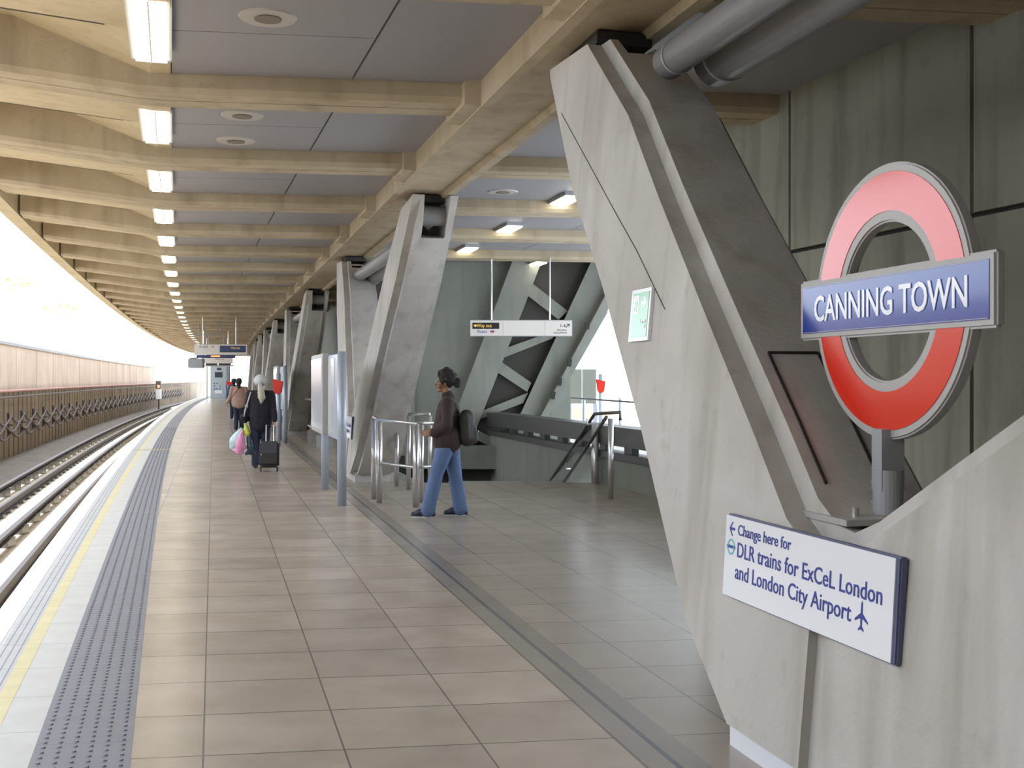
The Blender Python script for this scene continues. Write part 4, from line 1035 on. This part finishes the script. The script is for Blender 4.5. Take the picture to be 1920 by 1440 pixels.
# --- people seen from behind; local y is forwards
def walker(name_lab, loc, rz, H, skin, top, legs, hairf, arms, stride, coat_len=.80, wide=1.0):
    t = thing('person', name_lab, 'person', loc, rz); s = H/1.68
    V = lambda x, y, z: Vector((x, y, z))*s
    (lk, la), (rk, ra), (le, lw), (re, rw) = [[V(*p) for p in pr] for pr in (stride+arms)]
    hl, hr = V(-.09, 0, .90), V(.09, 0, .90); sl, sr = V(-.17*wide, .0, 1.36), V(.17*wide, .0, 1.36)
    b = MB(); chain(b, [hl, lk, la], [.08, .052, .036]); chain(b, [hr, rk, ra], [.08, .052, .036])
    for a_ in (la, ra): caps(b, a_, a_+V(0, .14, -.04), .034, .025)
    chain(b, [V(0, 0, .95), V(0, .01, 1.15), V(0, 0, 1.32)], [.13, .12, .11]); caps(b, sl, sr, .05, .05); caps(b, V(0, 0, 1.36), V(0, .02, 1.47), .052, .05)
    chain(b, [sl, le, lw], [.046, .038, .026]); chain(b, [sr, re, rw], [.046, .038, .026])
    hand(b, lw, (0, .02, -1), (0, 1, 0), .9); hand(b, rw, (0, .02, -1), (0, 1, 0), .9)
    P = head(b, V(0, .035, 1.555), (0, 1, 0)); fused(b, 'body', skin, t, .008, 3)
    for q_ in (-1, 1): MB().ball(P(.079, q_*.03, .018), .011, 8, 6).build('eye', 'eye', t, smooth=True)
    b = MB(); chain(b, [V(0, 0, coat_len+.12), V(0, 0, 1.08), V(0, 0, 1.28)], [.155, .140, .130], 1.22*wide); caps(b, sl, sr, .066, .066)
    caps(b, V(0, 0, coat_len+.05), V(0, 0, .95), .150, .155, fx=1.2*wide)
    chain(b, [sl, le, lw+V(0, 0, .03)], [.070, .060, .050]); chain(b, [sr, re, rw+V(0, 0, .03)], [.070, .060, .050]); caps(b, V(0, 0, 1.38), V(0, .01, 1.42), .075, .062)
    fused(b, 'jacket', top, t, .012, 4, .007)
    b = MB(); chain(b, [hl, lk, la+V(0, 0, .0)], [.105, .078, .070]); chain(b, [hr, rk, ra+V(0, 0, .0)], [.105, .078, .070]); caps(b, V(-.05, 0, .88), V(.05, 0, .88), .13, .13)
    fused(b, 'trousers', legs, t, .012, 4, .006)
    for a_ in (la, ra):
        b = MB(); caps(b, a_+V(0, -.03, -.045), a_+V(0, .14, -.055), .040, .028); caps(b, a_, a_+V(0, .06, -.03), .042, .034); fused(b, 'shoe', 'shoe', t, .009, 2)
    hairf(t, V); return t
def white_hair(t, V):
    b = MB(); b.ball(V(0, .02, 1.60), .122, 16, 12, (1, 1, .98)); fused(b, 'hair', 'hair_white', t, .012, 2, .003)
    b = MB(); chain(b, [V(.0, -.10, 1.53), V(.02, -.14, 1.42), V(.03, -.15, 1.30), V(.02, -.14, 1.20)], [.045, .062, .066, .022]); fused(b, 'ponytail', 'hair_grey', t, .011, 2, .008)
    MB().tube([V(.0+.05*math.cos(k*.7), -.105, 1.52+.035*math.sin(k*.7)) for k in range(10)], .012, 8).build('hair_tie', 'rubber', t)
def dark_hair(t, V):
    b = MB(); b.ball(V(0, .02, 1.59), .105, 14, 10, (1, 1, 1.05)); caps(b, V(0, -.05, 1.56), V(.01, -.09, 1.40), .085, .055); b.ball(V(.04, -.07, 1.64), .06, 8, 6); fused(b, 'hair', 'hair_black', t, .014, 2, .012)
W2 = walker('person with white hair in a black coat walking away pulling a suitcase', (-4.56, 20.4, 0), .16, 1.66, 'skin_pale', 'coat', 'dtrouser', white_hair,
            [(( -.235, .0, 1.08), (-.275, .03, .84)), ((.235, -.02, 1.09), (.265, -.12, .86))][0:2],
            [((-.09, .03, .48), (-.085, -.06, .09)), ((.09, .04, .49), (.10, .12, .085))], .74, 1.12)
# shoulder bag strap with buckle
ob = thing('shoulder_bag', 'black shoulder bag with pale strap worn by the white haired person', 'bag', W2.location+Vector((-.26, -.02, 1.0)), .16)
MB().tube([(.10, -.17, .38), (.05, -.205, .2), (.0, -.20, .05), (-.02, -.17, -.06)], .012, 8).build('strap', 'sole', ob, smooth=True)
MB().tube([(.03+.022*math.cos(k*.7), -.215, .13+.022*math.sin(k*.7)) for k in range(10)], .006, 6).build('buckle', 'steel', ob)
b = MB(); caps(b, (-.03, -.09, -.08), (-.02, -.02, -.10), .07, .07); fused(b, 'pouch', 'coat', ob, .012, 2)
# bags in the left hand
hL = W2.matrix_basis @ (Vector((-.275, .03, .77))*(1.66/1.68))
def plastic(lab, off, w_, h, mat, tilt, seed):
    t = thing('carrier_bag', lab, 'bag', hL+Vector(off)); rnd = random.Random(seed); b = MB()
    chain(b, [Vector((0, 0, .0)), Vector((tilt*.35, 0, -h*.35)), Vector((tilt*.8, 0, -h*.72)), Vector((tilt, 0, -h))], [.012, w_*.34, w_*.5, w_*.36], 1.1)
    for k in range(5): caps(b, (tilt*.7+(rnd.random()-.5)*w_, (rnd.random()-.5)*.06, -h*.8), (tilt+(rnd.random()-.5)*w_*1.3, 0, -h*(.95+.12*rnd.random())), w_*.22, .03)
    fused(b, 'bag_body', mat, t, .011, 2, .012); return t
plastic('pale blue plastic carrier bag, leftmost of the bags in the left hand', (-.07, -.02, -.03), .19, .34, 'bagblue', -.14, 1)
plastic('pink plastic carrier bag between the pale blue bag and the dark bag', (-.02, -.12, -.05), .17, .40, 'bagpink', -.06, 2)
plastic('dark teal carrier bag nearest the legs of the white haired person', (.07, -.06, -.06), .13, .42, 'bagdark', .05, 3)
t = thing('scarf', 'lime green cloth tucked at the handles of the carrier bags', 'scarf', hL+Vector((.02, -.06, 0))); b = MB(); chain(b, [Vector((0, -.0, .03)), Vector((.02, -.01, -.05)), Vector((.04, -.02, -.13))], [.02, .035, .05]); chain(b, [Vector((.01, -.0, .0)), Vector((-.04, -.02, -.12))], [.02, .03]); fused(b, 'cloth', 'lime', t, .01, 2, .006)
# suitcase
sc_ = thing('suitcase', 'charcoal wheeled suitcase pulled by the white haired person', 'suitcase', (-4.235, 19.62, 0), .16)
M_ = Matrix.Rotation(-.30, 4, 'X')
def tilt(mb): mb.v = [tuple(M_ @ Vector(v)+Vector((0, 0, .055))) for v in mb.v]; return mb
tilt(MB().box((0, 0, .25), (.17, .11, .22))).build('case_body', 'case', sc_, bevel=.035)
tilt(MB().box((0, -.118, .13), (.15, .018, .085))).build('front_pocket', 'rubber', sc_, bevel=.01)
tilt(MB().box((0, -.113, .33), (.14, .012, .10))).build('front_pocket', 'case', sc_, bevel=.01)
tilt(MB().box((-.13, -.128, .20), (.006, .006, .03))).build('zip_pull', 'steel', sc_)
hd = tilt(MB().tube([(-.065, .07, .46), (-.065, .07, .80), (.065, .07, .80), (.065, .07, .46)], .008, 8)); hd.build('pull_handle', 'steel', sc_)
for x in (-.14, .14):
    MB().tube([(x-.012, .0, .042), (x+.012, .0, .042)], .042, 16).build('wheel', 'rubber', sc_)
W3 = walker('person in tan jacket and dark trousers walking away in front of the white haired person', (-8.62, 35.5, 0), .2, 1.64, 'skin_brown', 'tan', 'dtrouser', dark_hair,
            [((-.27, .02, 1.10), (-.36, .03, .88)), ((.25, .03, 1.10), (.24, .12, .90))],
            [((-.08, .03, .48), (-.08, -.05, .09)), ((.08, .04, .49), (.08, .12, .085))], .80, 1.25)
MB().tube([(-.24, -.14, 1.0), (-.1, -.20, 1.2), (.06, -.17, 1.38)], .01, 6).build('bag_strap', 'rubber', W3)
W4 = walker('person in blue top farther down the platform, mostly hidden by the tan jacket', (-11.25, 45.5, 0), .2, 1.64, 'skin_pale', 'bluetop', 'dtrouser', dark_hair,
            [((-.25, .02, 1.10), (-.28, .03, .86)), ((.25, .03, 1.10), (.26, .05, .87))],
            [((-.08, .03, .48), (-.08, -.05, .09)), ((.08, .04, .49), (.08, .12, .085))], .85, 1.0)
